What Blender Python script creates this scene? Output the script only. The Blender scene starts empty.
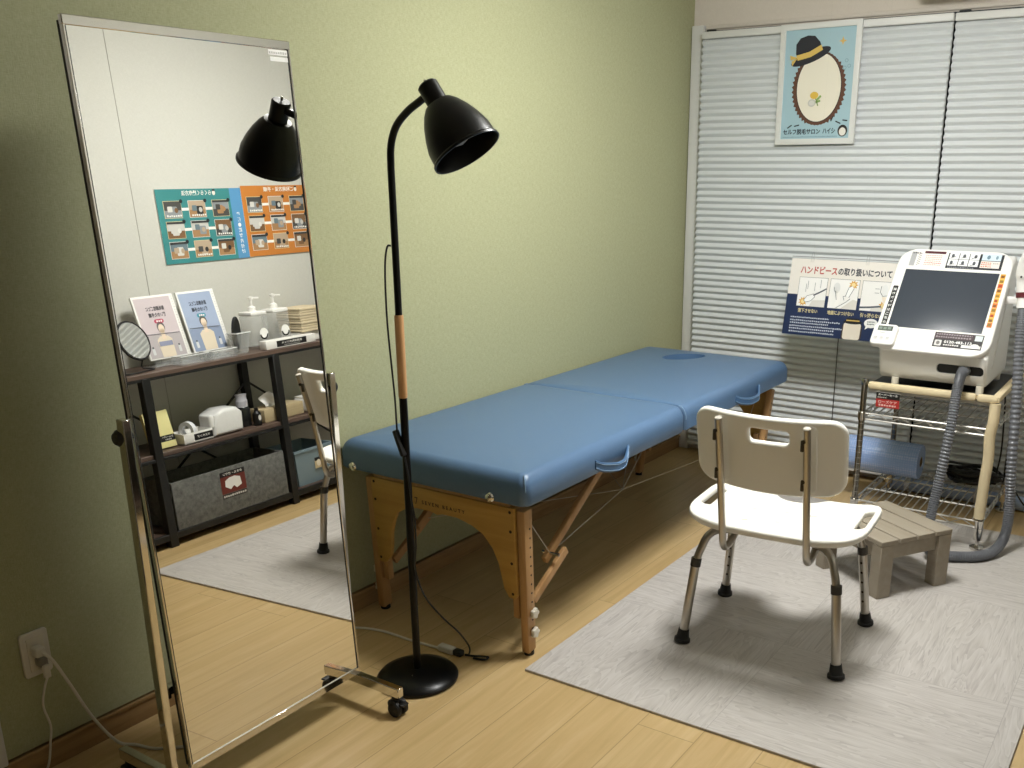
import bpy, bmesh, math, random
from mathutils import Vector, Matrix

random.seed(7)
C = bpy.context.scene.collection
PI = math.pi

# ------------------------------------------------------------------ camera, world, light, exposure
scn = bpy.context.scene
FPX, PPX, PPY = 957.4776, 581.3145, 461.6668           # focal length / principal point in pixels of a 1024x768 frame
YAW, PITCH, ROLL = -0.566809507, -0.296949646, 0.00276473146
_f = Vector((math.sin(YAW)*math.cos(PITCH), math.cos(YAW)*math.cos(PITCH), math.sin(PITCH)))
_r = Vector((math.cos(YAW), -math.sin(YAW), 0.0))
_u = _r.cross(_f)
_c, _s = math.cos(ROLL), math.sin(ROLL)
_R, _U = _c*_r + _s*_u, -_s*_r + _c*_u
cam_data = bpy.data.cameras.new('camera')
cam = bpy.data.objects.new('camera', cam_data); C.objects.link(cam)
M = Matrix((_R, _U, -_f)).transposed().to_4x4()
M.translation = Vector((2.334, 0.0, 1.5))
cam.matrix_world = M
cam_data.sensor_width = 36.0
cam_data.sensor_fit = 'HORIZONTAL'
cam_data.lens = FPX*36.0/1024.0
cam_data.shift_x = (512.0-PPX)/1024.0
cam_data.shift_y = (PPY-384.0)/1024.0
cam_data.clip_start = 0.05
scn.camera = cam

world = bpy.data.worlds.new('world'); scn.world = world
world.use_nodes = True
world.node_tree.nodes['Background'].inputs[0].default_value = (0.8, 0.85, 1.0, 1)
world.node_tree.nodes['Background'].inputs[1].default_value = 0.03

LIGHT = (1.32, 2.88, 2.30)
LAMP_STRENGTH = 81.0           # glow of the ceiling lamp's diffuser (built with the lamp below)
LAMP_COLOUR = (0.985, 0.99, 0.965, 1)

scn.view_settings.view_transform = 'Standard'
scn.view_settings.look = 'None'
scn.view_settings.gamma = 1.0
scn.view_settings.use_curve_mapping = False
scn.view_settings.exposure = 0.0

# ------------------------------------------------------------------ materials
def lin(h):
    h = h.lstrip('#')
    o = []
    for i in (0, 2, 4):
        c = int(h[i:i+2], 16)/255.0
        o.append(c/12.92 if c <= 0.04045 else ((c+0.055)/1.055)**2.4)
    return (o[0], o[1], o[2], 1.0)

MATS = {}
def mat(name, col, rough=0.5, metal=0.0, spec=0.5, coat=0.0, noise=0.0, nscale=40.0, bump=0.0, bscale=200.0, sheen=0.0):
    if name in MATS: return MATS[name]
    m = bpy.data.materials.new(name); m.use_nodes = True
    nt = m.node_tree; b = nt.nodes['Principled BSDF']
    c = lin(col) if isinstance(col, str) else col
    b.inputs['Base Color'].default_value = c
    b.inputs['Roughness'].default_value = rough
    b.inputs['Metallic'].default_value = metal
    b.inputs['Specular IOR Level'].default_value = spec
    b.inputs['Coat Weight'].default_value = coat
    b.inputs['Sheen Weight'].default_value = sheen
    tc = nt.nodes.new('ShaderNodeTexCoord')
    if noise > 0:
        n = nt.nodes.new('ShaderNodeTexNoise'); n.inputs['Scale'].default_value = nscale; n.inputs['Detail'].default_value = 4
        nt.links.new(tc.outputs['Object'], n.inputs['Vector'])
        mx = nt.nodes.new('ShaderNodeMix'); mx.data_type = 'RGBA'
        mx.inputs['A'].default_value = tuple(x*(1-noise) for x in c[:3])+(1,)
        mx.inputs['B'].default_value = tuple(min(1, x*(1+noise)) for x in c[:3])+(1,)
        nt.links.new(n.outputs['Fac'], mx.inputs['Factor'])
        nt.links.new(mx.outputs['Result'], b.inputs['Base Color'])
    if bump > 0:
        n2 = nt.nodes.new('ShaderNodeTexNoise'); n2.inputs['Scale'].default_value = bscale; n2.inputs['Detail'].default_value = 3
        nt.links.new(tc.outputs['Object'], n2.inputs['Vector'])
        bp = nt.nodes.new('ShaderNodeBump'); bp.inputs['Strength'].default_value = bump; bp.inputs['Distance'].default_value = 0.004
        nt.links.new(n2.outputs['Fac'], bp.inputs['Height']); nt.links.new(bp.outputs['Normal'], b.inputs['Normal'])
    MATS[name] = m
    return m

def ink(col, rough=0.45):
    return mat('ink_'+col.lstrip('#')+('' if rough == 0.45 else str(rough)), col, rough)

def math_node(nt, op, a, b=None, c=None):
    n = nt.nodes.new('ShaderNodeMath'); n.operation = op
    for i, v in enumerate((a, b, c)):
        if v is None: continue
        if isinstance(v, (int, float)): n.inputs[i].default_value = v
        else: nt.links.new(v, n.inputs[i])
    return n.outputs[0]

def mixc(nt, fac, a, b, mode='MIX'):
    n = nt.nodes.new('ShaderNodeMix'); n.data_type = 'RGBA'; n.blend_type = mode
    for k, v in (('Factor', fac), ('A', a), ('B', b)):
        if isinstance(v, (int, float)): n.inputs[k].default_value = v
        elif isinstance(v, tuple): n.inputs[k].default_value = v
        else: nt.links.new(v, n.inputs[k])
    return n.outputs['Result']

def coords(nt):
    tc = nt.nodes.new('ShaderNodeTexCoord'); sp = nt.nodes.new('ShaderNodeSeparateXYZ')
    nt.links.new(tc.outputs['Object'], sp.inputs[0])
    return tc.outputs['Object'], sp.outputs
def combine(nt, x, y, z):
    n = nt.nodes.new('ShaderNodeCombineXYZ')
    for i, v in enumerate((x, y, z)):
        if isinstance(v, (int, float)): n.inputs[i].default_value = v
        else: nt.links.new(v, n.inputs[i])
    return n.outputs[0]
def noise(nt, vec, scale, detail=4, rough=0.5, dist=0.0):
    n = nt.nodes.new('ShaderNodeTexNoise'); n.inputs['Scale'].default_value = scale
    n.inputs['Detail'].default_value = detail; n.inputs['Roughness'].default_value = rough; n.inputs['Distortion'].default_value = dist
    nt.links.new(vec, n.inputs['Vector']); return n.outputs['Fac']
def ramp(nt, fac, stops):
    n = nt.nodes.new('ShaderNodeValToRGB'); e = n.color_ramp.elements
    while len(e) < len(stops): e.new(0.5)
    for el, (p, c) in zip(e, stops): el.position = p; el.color = c
    nt.links.new(fac, n.inputs[0]); return n.outputs['Color']
def new_mat(name, rough=0.5, spec=0.5):
    m = bpy.data.materials.new(name); m.use_nodes = True
    b = m.node_tree.nodes['Principled BSDF']
    b.inputs['Roughness'].default_value = rough; b.inputs['Specular IOR Level'].default_value = spec
    MATS[name] = m
    return m, m.node_tree, b
def bump(nt, b, h, strength, dist):
    bp = nt.nodes.new('ShaderNodeBump'); bp.inputs['Strength'].default_value = strength; bp.inputs['Distance'].default_value = dist
    nt.links.new(h, bp.inputs['Height']); nt.links.new(bp.outputs['Normal'], b.inputs['Normal'])

def mat_weave_wall(name, c1, c2, strength=0.35):
    m, nt, b = new_mat(name, 0.8, 0.25)
    v, s = coords(nt)
    warp = noise(nt, combine(nt, math_node(nt, 'MULTIPLY', s[0], 900), math_node(nt, 'MULTIPLY', s[1], 420), math_node(nt, 'MULTIPLY', s[2], 70)), 1.0, 2)
    weft = noise(nt, combine(nt, math_node(nt, 'MULTIPLY', s[0], 900), math_node(nt, 'MULTIPLY', s[1], 70), math_node(nt, 'MULTIPLY', s[2], 420)), 1.0, 2)
    h = math_node(nt, 'ADD', warp, weft)
    cl = noise(nt, v, 60, 4)
    f = math_node(nt, 'ADD', math_node(nt, 'MULTIPLY', h, 0.42), math_node(nt, 'MULTIPLY', cl, 0.2))
    nt.links.new(ramp(nt, f, [(0.35, lin(c1)), (0.72, lin(c2))]), b.inputs['Base Color'])
    bump(nt, b, h, strength, 0.0012)
    return m

def mat_floor():
    m, nt, b = new_mat('oak_laminate', 0.32, 0.5)
    v, s = coords(nt)
    W, off = 0.174, 0.154
    u = math_node(nt, 'DIVIDE', math_node(nt, 'SUBTRACT', s[0], off), W)
    row = math_node(nt, 'FLOOR', u)
    fu = math_node(nt, 'FRACT', u)
    wn = nt.nodes.new('ShaderNodeTexWhiteNoise'); wn.noise_dimensions = '1D'
    nt.links.new(row, wn.inputs['W'])
    yy = math_node(nt, 'ADD', math_node(nt, 'DIVIDE', s[1], 1.32), math_node(nt, 'MULTIPLY', wn.outputs['Value'], 3.7))
    col = math_node(nt, 'FLOOR', yy)
    fv = math_node(nt, 'FRACT', yy)
    wn2 = nt.nodes.new('ShaderNodeTexWhiteNoise'); wn2.noise_dimensions = '2D'
    nt.links.new(combine(nt, row, col, 0.0), wn2.inputs['Vector'])
    r2 = wn2.outputs['Value']
    gv = combine(nt, math_node(nt, 'MULTIPLY', s[0], 26), math_node(nt, 'ADD', math_node(nt, 'MULTIPLY', s[1], 1.6), math_node(nt, 'MULTIPLY', r2, 40)), math_node(nt, 'MULTIPLY', r2, 17))
    g = noise(nt, gv, 1.0, 6, 0.6, 1.2)
    g2 = noise(nt, combine(nt, math_node(nt, 'MULTIPLY', s[0], 9), math_node(nt, 'MULTIPLY', s[1], 2.2), math_node(nt, 'MULTIPLY', r2, 30)), 1.0, 3, 0.5, 2.0)
    base = ramp(nt, g, [(0.3, lin('#b49a6a')), (0.52, lin('#c6ab7c')), (0.72, lin('#d2ba8e'))])
    base = mixc(nt, math_node(nt, 'MULTIPLY', g2, 0.45), base, lin('#b8925a'))
    base = mixc(nt, math_node(nt, 'MULTIPLY', r2, 0.28), base, lin('#dcc08c'))
    e1 = math_node(nt, 'LESS_THAN', math_node(nt, 'MINIMUM', fu, math_node(nt, 'SUBTRACT', 1.0, fu)), 0.008)
    e2 = math_node(nt, 'LESS_THAN', math_node(nt, 'MINIMUM', fv, math_node(nt, 'SUBTRACT', 1.0, fv)), 0.0011)
    e = math_node(nt, 'MAXIMUM', e1, e2)
    base = mixc(nt, math_node(nt, 'MULTIPLY', e, 0.45), base, lin('#6d5129'))
    nt.links.new(base, b.inputs['Base Color'])
    bump(nt, b, math_node(nt, 'SUBTRACT', math_node(nt, 'MULTIPLY', g, 0.25), e), 0.12, 0.002)
    return m

def mat_mat():      # grey wood-look tiles whose grain turns from tile to tile
    m, nt, b = new_mat('grey_wood_tiles', 0.5, 0.4)
    v, s = coords(nt)
    T = 0.6875
    ux = math_node(nt, 'DIVIDE', s[0], T); uy = math_node(nt, 'DIVIDE', s[1], T)
    ix = math_node(nt, 'FLOOR', ux); iy = math_node(nt, 'FLOOR', uy)
    par = math_node(nt, 'MODULO', math_node(nt, 'ADD', ix, iy), 2.0)
    seed = math_node(nt, 'ADD', math_node(nt, 'MULTIPLY', ix, 7.3), math_node(nt, 'MULTIPLY', iy, 3.1))
    def grain(a, c):
        w1 = noise(nt, combine(nt, math_node(nt, 'MULTIPLY', a, 55), math_node(nt, 'MULTIPLY', c, 2.4), seed), 1.0, 6, 0.65, 1.6)
        w2 = noise(nt, combine(nt, math_node(nt, 'MULTIPLY', a, 12), math_node(nt, 'MULTIPLY', c, 1.8), seed), 1.0, 3, 0.5, 1.0)
        rings = math_node(nt, 'FRACT', math_node(nt, 'MULTIPLY', w2, 14.0))
        return math_node(nt, 'ADD', math_node(nt, 'MULTIPLY', w1, 0.75), math_node(nt, 'MULTIPLY', rings, 0.25))
    g = math_node(nt, 'ADD', math_node(nt, 'MULTIPLY', grain(s[0], s[1]), math_node(nt, 'SUBTRACT', 1.0, par)),
                  math_node(nt, 'MULTIPLY', grain(s[1], s[0]), par))
    base = ramp(nt, g, [(0.28, lin('#aaa49f')), (0.45, lin('#bdb7b1')), (0.72, lin('#cac5c0'))])
    fx = math_node(nt, 'FRACT', ux); fy = math_node(nt, 'FRACT', uy)
    ed = math_node(nt, 'MINIMUM', math_node(nt, 'MINIMUM', fx, math_node(nt, 'SUBTRACT', 1.0, fx)), math_node(nt, 'MINIMUM', fy, math_node(nt, 'SUBTRACT', 1.0, fy)))
    e = math_node(nt, 'LESS_THAN', ed, 0.0016)
    base = mixc(nt, math_node(nt, 'MULTIPLY', e, 0.45), base, lin('#8d8884'))
    nt.links.new(base, b.inputs['Base Color'])
    bump(nt, b, g, 0.2, 0.002)
    return m

def mat_wood(name, c1, c2, axis=2, scale=30, rough=0.45):
    m, nt, b = new_mat(name, rough, 0.45)
    v, s = coords(nt)
    k = [scale, scale, scale]; k[axis] = scale*0.06
    g = noise(nt, combine(nt, *[math_node(nt, 'MULTIPLY', s[i], k[i]) for i in range(3)]), 1.0, 5, 0.6, 0.8)
    nt.links.new(ramp(nt, g, [(0.3, lin(c1)), (0.7, lin(c2))]), b.inputs['Base Color'])
    bump(nt, b, g, 0.1, 0.002)
    return m

def mat_clear(name, tint, alpha=0.25, rough=0.08):
    m = bpy.data.materials.new(name); m.use_nodes = True
    nt = m.node_tree; b = nt.nodes['Principled BSDF']; o = nt.nodes['Material Output']
    b.inputs['Base Color'].default_value = lin(tint); b.inputs['Roughness'].default_value = rough
    t = nt.nodes.new('ShaderNodeBsdfTransparent'); mx = nt.nodes.new('ShaderNodeMixShader')
    fr = nt.nodes.new('ShaderNodeLayerWeight'); fr.inputs['Blend'].default_value = 0.35
    f = math_node(nt, 'ADD', math_node(nt, 'MULTIPLY', fr.outputs['Facing'], 0.18), alpha)
    nt.links.new(f, mx.inputs[0]); nt.links.new(t.outputs[0], mx.inputs[1]); nt.links.new(b.outputs[0], mx.inputs[2])
    nt.links.new(mx.outputs[0], o.inputs['Surface'])
    MATS[name] = m
    return m

def mat_bubble():
    m, nt, b = new_mat('bubble_wrap', 0.22, 0.6)
    v, s = coords(nt)
    vo = nt.nodes.new('ShaderNodeTexVoronoi'); vo.inputs['Scale'].default_value = 95; vo.inputs['Randomness'].default_value = 0.15
    nt.links.new(v, vo.inputs['Vector'])
    d = vo.outputs['Distance']
    nt.links.new(ramp(nt, d, [(0.1, lin('#bccdf0')), (0.6, lin('#97b2e2'))]), b.inputs['Base Color'])
    bump(nt, b, math_node(nt, 'SUBTRACT', 1.0, d), 0.6, 0.003)
    return m

def mat_felt():
    m, nt, b = new_mat('grey_felt', 0.95, 0.1)
    v, s = coords(nt)
    n1 = noise(nt, v, 45, 5, 0.7); n2 = noise(nt, v, 400, 2)
    f = math_node(nt, 'ADD', math_node(nt, 'MULTIPLY', n1, 0.6), math_node(nt, 'MULTIPLY', n2, 0.4))
    nt.links.new(ramp(nt, f, [(0.35, lin('#525251')), (0.65, lin('#83837f'))]), b.inputs['Base Color'])
    bump(nt, b, n2, 0.4, 0.003)
    return m

GREEN = mat_weave_wall('green_wallpaper', '#9e9f7b', '#b5b692')
WHITEW = mat_weave_wall('white_wallpaper', '#c6c5bd', '#d0cfc8', 0.2)
CEIL = mat('ceiling_paper', '#e6e4de', 0.9, bump=0.15)
FLOOR = mat_floor()
MATT = mat_mat()
BASEB = mat_wood('baseboard_wood', '#94744c', '#ac8c60', 1, 40)
TRIM = mat('white_trim', '#dddcd8', 0.45)
CHROME = mat('chrome', '#d9d6d0', 0.08, 1.0)
STEEL = mat('brushed_aluminium', '#b9b4ab', 0.3, 1.0)
DARKCH = mat('dark_chrome', '#9a978f', 0.18, 1.0)
MIRROR = mat('mirror_silver', '#f1f0ec', 0.0, 1.0)
BLACKG = mat('black_enamel', '#040404', 0.3, spec=0.28)
BLACKP = mat('black_plastic', '#111111', 0.45)
BLACKM = mat('black_steel', '#141414', 0.5)
RUBBER = mat('black_rubber', '#151515', 0.6)
VINYL = mat('blue_vinyl', '#557294', 0.36, spec=0.45, bump=0.06, bscale=500)
VINYLD = mat('blue_strap_vinyl', '#42648a', 0.38)
VINYLP = mat('pale_blue_piping', '#7a97b6', 0.45)
BEECH = mat_wood('beech_wood', '#ab8250', '#c2996a', 2, 30)
PLY = mat_wood('birch_ply', '#ab8440', '#c09a52', 0, 24)
LAMPW = mat_wood('lamp_grip_wood', '#b98a56', '#d0a273', 2, 60)
SEATW = mat('white_moulded_plastic', '#eeebe3', 0.5, bump=0.05, bscale=350)
WHITEP = mat('white_plastic', '#eceae6', 0.35)
OFFW = mat('cream_plastic', '#d8d2c2', 0.45)
STOOLM = mat_wood('taupe_painted_wood', '#978c7b', '#a29888', 0, 26, 0.55)
BLIND = mat('pleated_fabric', '#d4d7d8', 0.75, spec=0.2)
FOAM = mat('tan_foam', '#dccba6', 0.75, noise=0.05, nscale=20)
HOSE = mat('grey_hose', '#6d6f74', 0.38)
SCREEN = mat('dark_screen_glass', '#3a4049', 0.25, spec=0.6)  # grey-blue base lifted to suggest the room's reflection
CORDW = mat('white_cord', '#d9d4ca', 0.5)
DARKW = mat_wood('dark_walnut_board', '#4b3b34', '#6a564b', 1, 24, 0.5)
CLEAR = mat_clear('clear_acrylic', '#e6eaeb', 0.07)
CLEARB = mat_clear('clear_bottle', '#d9dcdb', 0.20)
FROST = mat_clear('clear_film', '#aeb7c6', 0.6, 0.25)
BUBBLE = mat_bubble()
FELT = mat_felt()
PAPER = mat('white_paper', '#efeeea', 0.7)

# ------------------------------------------------------------------ mesh builder
def smooth_bm(bm, ang=38):
    a = math.radians(ang)
    for f in bm.faces: f.smooth = True
    for e in bm.edges:
        if len(e.link_faces) == 2:
            try: e.smooth = e.calc_face_angle() < a
            except ValueError: e.smooth = True

class MB:
    """collects shapes and links them as ONE mesh object"""
    def __init__(s): s.bm = bmesh.new()
    def merge(s, t, mi=0, xf=None):
        if xf is not None: t.transform(xf)
        for f in t.faces: f.material_index = mi if mi is not None else f.material_index
        me = bpy.data.meshes.new('tmp'); t.to_mesh(me); t.free()
        s.bm.from_mesh(me); bpy.data.meshes.remove(me); return s
    def box(s, c, d, bev=0.0, seg=2, mi=0, rot=None):
        t = bmesh.new(); bmesh.ops.create_cube(t, size=1.0)
        t.transform(Matrix.Diagonal((d[0], d[1], d[2], 1)))
        if bev > 0: bmesh.ops.bevel(t, geom=list(t.edges), offset=min(bev, min(d)*0.49), segments=seg, affect='EDGES', profile=0.5)
        xf = Matrix.Translation(Vector(c))
        if rot is not None: xf = xf @ rot.to_4x4()
        return s.merge(t, mi, xf)
    def bar(s, p, q, w, h, bev=0.003, mi=0, up=(0, 0, 1)):      # rectangular bar from p to q
        p, q = Vector(p), Vector(q); d = q-p; L = d.length; z = d.normalized()
        u = Vector(up)
        x = u.cross(z)
        if x.length < 1e-4: x = Vector((1, 0, 0)).cross(z)
        x.normalize(); y = z.cross(x)
        R = Matrix((x, y, z)).transposed()
        return s.box((p+q)/2, (w, h, L), bev, 2, mi, R)
    def tube(s, pts, r, seg=10, closed=False, mi=0, cap=True):
        pts = [Vector(p) for p in pts]; n = len(pts)
        rs = r if isinstance(r, (list, tuple)) else [r]*n
        t = bmesh.new(); rings = []
        def tan(i):
            a = pts[(i-1) % n] if (closed or i > 0) else pts[i]
            b = pts[(i+1) % n] if (closed or i < n-1) else pts[i]
            return (b-a).normalized()
        t0 = tan(0); ref = Vector((0, 0, 1)) if abs(t0.z) < 0.9 else Vector((1, 0, 0))
        x = ref.cross(t0).normalized()
        for i in range(n):
            ti = tan(i); x = (x - ti*x.dot(ti))
            if x.length < 1e-6: x = Vector((0, 1, 0)).cross(ti)
            x.normalize(); y = ti.cross(x)
            rings.append([t.verts.new(pts[i] + rs[i]*(math.cos(2*PI*k/seg)*x + math.sin(2*PI*k/seg)*y)) for k in range(seg)])
        for i in range(n if closed else n-1):
            a, b = rings[i], rings[(i+1) % n]
            for k in range(seg): t.faces.new((a[k], a[(k+1) % seg], b[(k+1) % seg], b[k]))
        if cap and not closed:
            t.faces.new(list(reversed(rings[0]))); t.faces.new(rings[-1])
        return s.merge(t, mi)
    def lathe(s, prof, c=(0, 0, 0), axis=(0, 0, 1), seg=32, mi=0, close=False):   # prof: (radius, height)
        t = bmesh.new(); rings = []
        for r, z in prof:
            if r < 1e-6: rings.append([t.verts.new((0, 0, z))])
            else: rings.append([t.verts.new((r*math.cos(2*PI*k/seg), r*math.sin(2*PI*k/seg), z)) for k in range(seg)])
        for a, b in zip(rings, rings[1:]):
            for k in range(seg):
                k2 = (k+1) % seg
                q = [a[0] if len(a) == 1 else a[k], a[0] if len(a) == 1 else a[k2], b[0] if len(b) == 1 else b[k2], b[0] if len(b) == 1 else b[k]]
                q = list(dict.fromkeys(q))
                if len(q) >= 3: t.faces.new(q)
        if not close:
            if len(rings[0]) > 1: t.faces.new(list(reversed(rings[0])))
            if len(rings[-1]) > 1: t.faces.new(rings[-1])
        q = Vector((0, 0, 1)).rotation_difference(Vector(axis).normalized()).to_matrix().to_4x4()
        return s.merge(t, mi, Matrix.Translation(Vector(c)) @ q)
    def cyl(s, p, q, r, r2=None, seg=20, mi=0):
        p, q = Vector(p), Vector(q); L = (q-p).length
        return s.lathe([(r, 0), (r if r2 is None else r2, L)], p, q-p, seg, mi)
    def prism(s, pts, depth, bev=0.0, holes=(), xf=None, mi=0, grid=None, deform=None, seg=3):
        """outline in local XY, thickness along local Z (centred)"""
        cu = bpy.data.curves.new('tmp', 'CURVE'); cu.dimensions = '2D'; cu.fill_mode = 'BOTH'
        cu.extrude = max(depth/2-bev, 0); cu.bevel_depth = bev; cu.bevel_resolution = seg; cu.offset = -bev
        for o in [pts]+list(holes):
            sp = cu.splines.new('POLY'); sp.points.add(len(o)-1); sp.use_cyclic_u = True
            for i, p in enumerate(o): sp.points[i].co = (p[0], p[1], 0, 1)
        me = curve_mesh(cu)
        t = bmesh.new(); t.from_mesh(me); bpy.data.meshes.remove(me)
        bmesh.ops.remove_doubles(t, verts=t.verts, dist=1e-5)
        if grid:
            for ax, (lo_, hi_, n) in enumerate(grid):
                if not n: continue
                no = Vector((1, 0, 0)) if ax == 0 else Vector((0, 1, 0))
                for i in range(n+1):
                    bmesh.ops.bisect_plane(t, geom=list(t.verts)+list(t.edges)+list(t.faces), plane_co=no*(lo_+(hi_-lo_)*i/n), plane_no=no)
        if deform:
            for v in t.verts: v.co = Vector(deform(v.co))
        return s.merge(t, mi, xf)
    def ellipsoid(s, c, d, mi=0, rot=None, seg=20):
        t = bmesh.new(); bmesh.ops.create_uvsphere(t, u_segments=seg, v_segments=max(8, seg//2), radius=1.0)
        t.transform(Matrix.Diagonal((d[0], d[1], d[2], 1)))
        xf = Matrix.Translation(Vector(c))
        if rot is not None: xf = xf @ rot.to_4x4()
        return s.merge(t, mi, xf)
    def build(s, name, mats, parent=None, smooth=38, recalc=True):
        if recalc: bmesh.ops.recalc_face_normals(s.bm, faces=s.bm.faces)
        smooth_bm(s.bm, smooth)
        me = bpy.data.meshes.new(name); s.bm.to_mesh(me); s.bm.free()
        for m in (mats if isinstance(mats, (list, tuple)) else [mats]): me.materials.append(m)
        o = bpy.data.objects.new(name, me); C.objects.link(o)
        if parent is not None: o.parent = parent; o.matrix_parent_inverse = parent_inv(parent)
        return o

def parent_inv(p):              # shapes are written in room coordinates; a part itself sits at identity
    return (Matrix.Translation(p.location) @ p.rotation_euler.to_matrix().to_4x4()).inverted()

def curve_mesh(cu):
    ob = bpy.data.objects.new('tmp', cu); C.objects.link(ob)
    dg = bpy.context.evaluated_depsgraph_get(); dg.update()
    me = bpy.data.meshes.new_from_object(ob.evaluated_get(dg))
    bpy.data.objects.remove(ob); bpy.data.curves.remove(cu)
    return me

def cut(ob, builders):          # subtract closed shapes from a finished mesh object
    for mb in builders:
        k = mb.build('cutter', ob.data.materials[0])
        md = ob.modifiers.new('b', 'BOOLEAN'); md.operation = 'DIFFERENCE'; md.solver = 'EXACT'; md.object = k
        dg = bpy.context.evaluated_depsgraph_get(); dg.update()
        me = bpy.data.meshes.new_from_object(ob.evaluated_get(dg))
        ob.modifiers.clear(); old = ob.data; ob.data = me; nm = old.name; bpy.data.meshes.remove(old); me.name = nm
        kd = k.data; bpy.data.objects.remove(k); bpy.data.meshes.remove(kd)
        bm = bmesh.new(); bm.from_mesh(me); smooth_bm(bm, 40); bm.to_mesh(me); bm.free()

def rrect(x0, y0, x1, y1, r, n=6):
    p = []
    for cx, cy, a0 in ((x1-r, y1-r, 0), (x0+r, y1-r, PI/2), (x0+r, y0+r, PI), (x1-r, y0+r, 1.5*PI)):
        for i in range(n+1):
            a = a0+PI/2*i/n; p.append((cx+r*math.cos(a), cy+r*math.sin(a)))
    return p
def oval(cx, cy, a, b, n=28): return [(cx+a*math.cos(2*PI*i/n), cy+b*math.sin(2*PI*i/n)) for i in range(n)]
def spline(pts, n=8):           # Catmull-Rom through the points
    P = [Vector(p) for p in pts]; P = [2*P[0]-P[1]]+P+[2*P[-1]-P[-2]]; o = []
    for i in range(1, len(P)-2):
        for k in range(n):
            t = k/n; a, b, c, d = P[i-1], P[i], P[i+1], P[i+2]
            o.append(0.5*((2*b)+(c-a)*t+(2*a-5*b+4*c-d)*t*t+(3*b-a-3*c+d)*t**3))
    o.append(P[-2]); return o
def fillet(pts, r, n=6):        # polyline with rounded corners
    P = [Vector(p) for p in pts]; o = [P[0]]
    for i in range(1, len(P)-1):
        a = (P[i-1]-P[i]); b = (P[i+1]-P[i]); rr = min(r, a.length*0.48, b.length*0.48)
        A = P[i]+a.normalized()*rr; B = P[i]+b.normalized()*rr
        for k in range(n+1):
            t = k/n; o.append((1-t)**2*A+2*t*(1-t)*P[i]+t*t*B)
    o.append(P[-1]); return o
def frame(origin, right, up):
    r = Vector(right).normalized(); u = Vector(up).normalized(); n = r.cross(u)
    m = Matrix((r, u, n)).transposed().to_4x4(); m.translation = Vector(origin); return m

# ------------------------------------------------------------------ printing (posters, signs, labels)
_tc = {}
def text_mesh(body, bold):
    if (body, bold) in _tc: return _tc[(body, bold)]
    cu = bpy.data.curves.new('t', 'FONT'); cu.body = body; cu.size = 1.0; cu.offset = bold; cu.resolution_u = 2
    me = curve_mesh(cu)
    vs = [tuple(v.co) for v in me.vertices]; fs = [tuple(p.vertices) for p in me.polygons]
    bpy.data.meshes.remove(me)
    if not vs: vs = [(0, 0, 0)]
    x0 = min(v[0] for v in vs); x1 = max(v[0] for v in vs); y0 = min(v[1] for v in vs); y1 = max(v[1] for v in vs)
    _tc[(body, bold)] = (vs, fs, x0, x1, y0, y1)
    return _tc[(body, bold)]

class Art:
    """flat printing in local (right, up) metres, each layer a hair above the one below"""
    def __init__(s, step=0.00035): s.bm = bmesh.new(); s.m = []; s.step = step
    def mi(s, c):
        m = ink(c) if isinstance(c, str) else c
        if m not in s.m: s.m.append(m)
        return s.m.index(m)
    def poly(s, pts, c, l=1):
        try: f = s.bm.faces.new([s.bm.verts.new((p[0], p[1], l*s.step)) for p in pts]); f.material_index = s.mi(c)
        except ValueError: pass
        return s
    def rect(s, x, y, w, h, c, l=1, r=0): return s.poly(rrect(x, y, x+w, y+h, r, 5) if r else [(x, y), (x+w, y), (x+w, y+h), (x, y+h)], c, l)
    def oval(s, x, y, a, b, c, l=1, n=28): return s.poly(oval(x, y, a, b, n), c, l)
    def line(s, pts, w, c, l=1):
        for p, q in zip(pts, pts[1:]):
            d = Vector((q[0]-p[0], q[1]-p[1]));
            if d.length < 1e-7: continue
            d.normalize(); n = Vector((-d.y, d.x))*w/2; e = d*w*0.3
            s.poly([(p[0]-n.x-e.x, p[1]-n.y-e.y), (q[0]-n.x+e.x, q[1]-n.y+e.y), (q[0]+n.x+e.x, q[1]+n.y+e.y), (p[0]+n.x-e.x, p[1]+n.y-e.y)], c, l)
        return s
    def arc(s, x, y, r, a0, a1, w, c, l=1, n=14, ry=None):
        ry = ry or r
        return s.line([(x+r*math.cos(a0+(a1-a0)*i/n), y+ry*math.sin(a0+(a1-a0)*i/n)) for i in range(n+1)], w, c, l)
    def text(s, body, x, y, w, h, c, l=2, bold=0.0, rot=0.0):
        """fit the words into the box whose lower left corner is x, y"""
        vs, fs, x0, x1, y0, y1 = text_mesh(body, bold)
        sx = w/max(x1-x0, 1e-5); sy = h/max(y1-y0, 1e-5); k = s.mi(c); cr, sr = math.cos(rot), math.sin(rot)
        V = []
        for v in vs:
            a, b = (v[0]-x0)*sx, (v[1]-y0)*sy
            V.append(s.bm.verts.new((x+a*cr-b*sr, y+a*sr+b*cr, l*s.step)))
        for f in fs:
            try: s.bm.faces.new([V[i] for i in f]).material_index = k
            except ValueError: pass
        return s
    def greek(s, x, y, w, h, c, l=2, gap=0.35):       # a line of print too small to read
        q = x
        while q < x+w:
            d = min(h*random.uniform(0.7, 1.0), x+w-q); s.rect(q, y+random.uniform(0, h*0.15), d, h*random.uniform(0.7, 0.95), c, l); q += d+h*gap
        return s
    def build(s, name, xf, parent=None):
        s.bm.transform(xf)
        me = bpy.data.meshes.new(name); s.bm.to_mesh(me); s.bm.free()
        for m in s.m: me.materials.append(m)
        o = bpy.data.objects.new(name, me); C.objects.link(o)
        if parent is not None: o.parent = parent; o.matrix_parent_inverse = parent_inv(parent)
        return o

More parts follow.
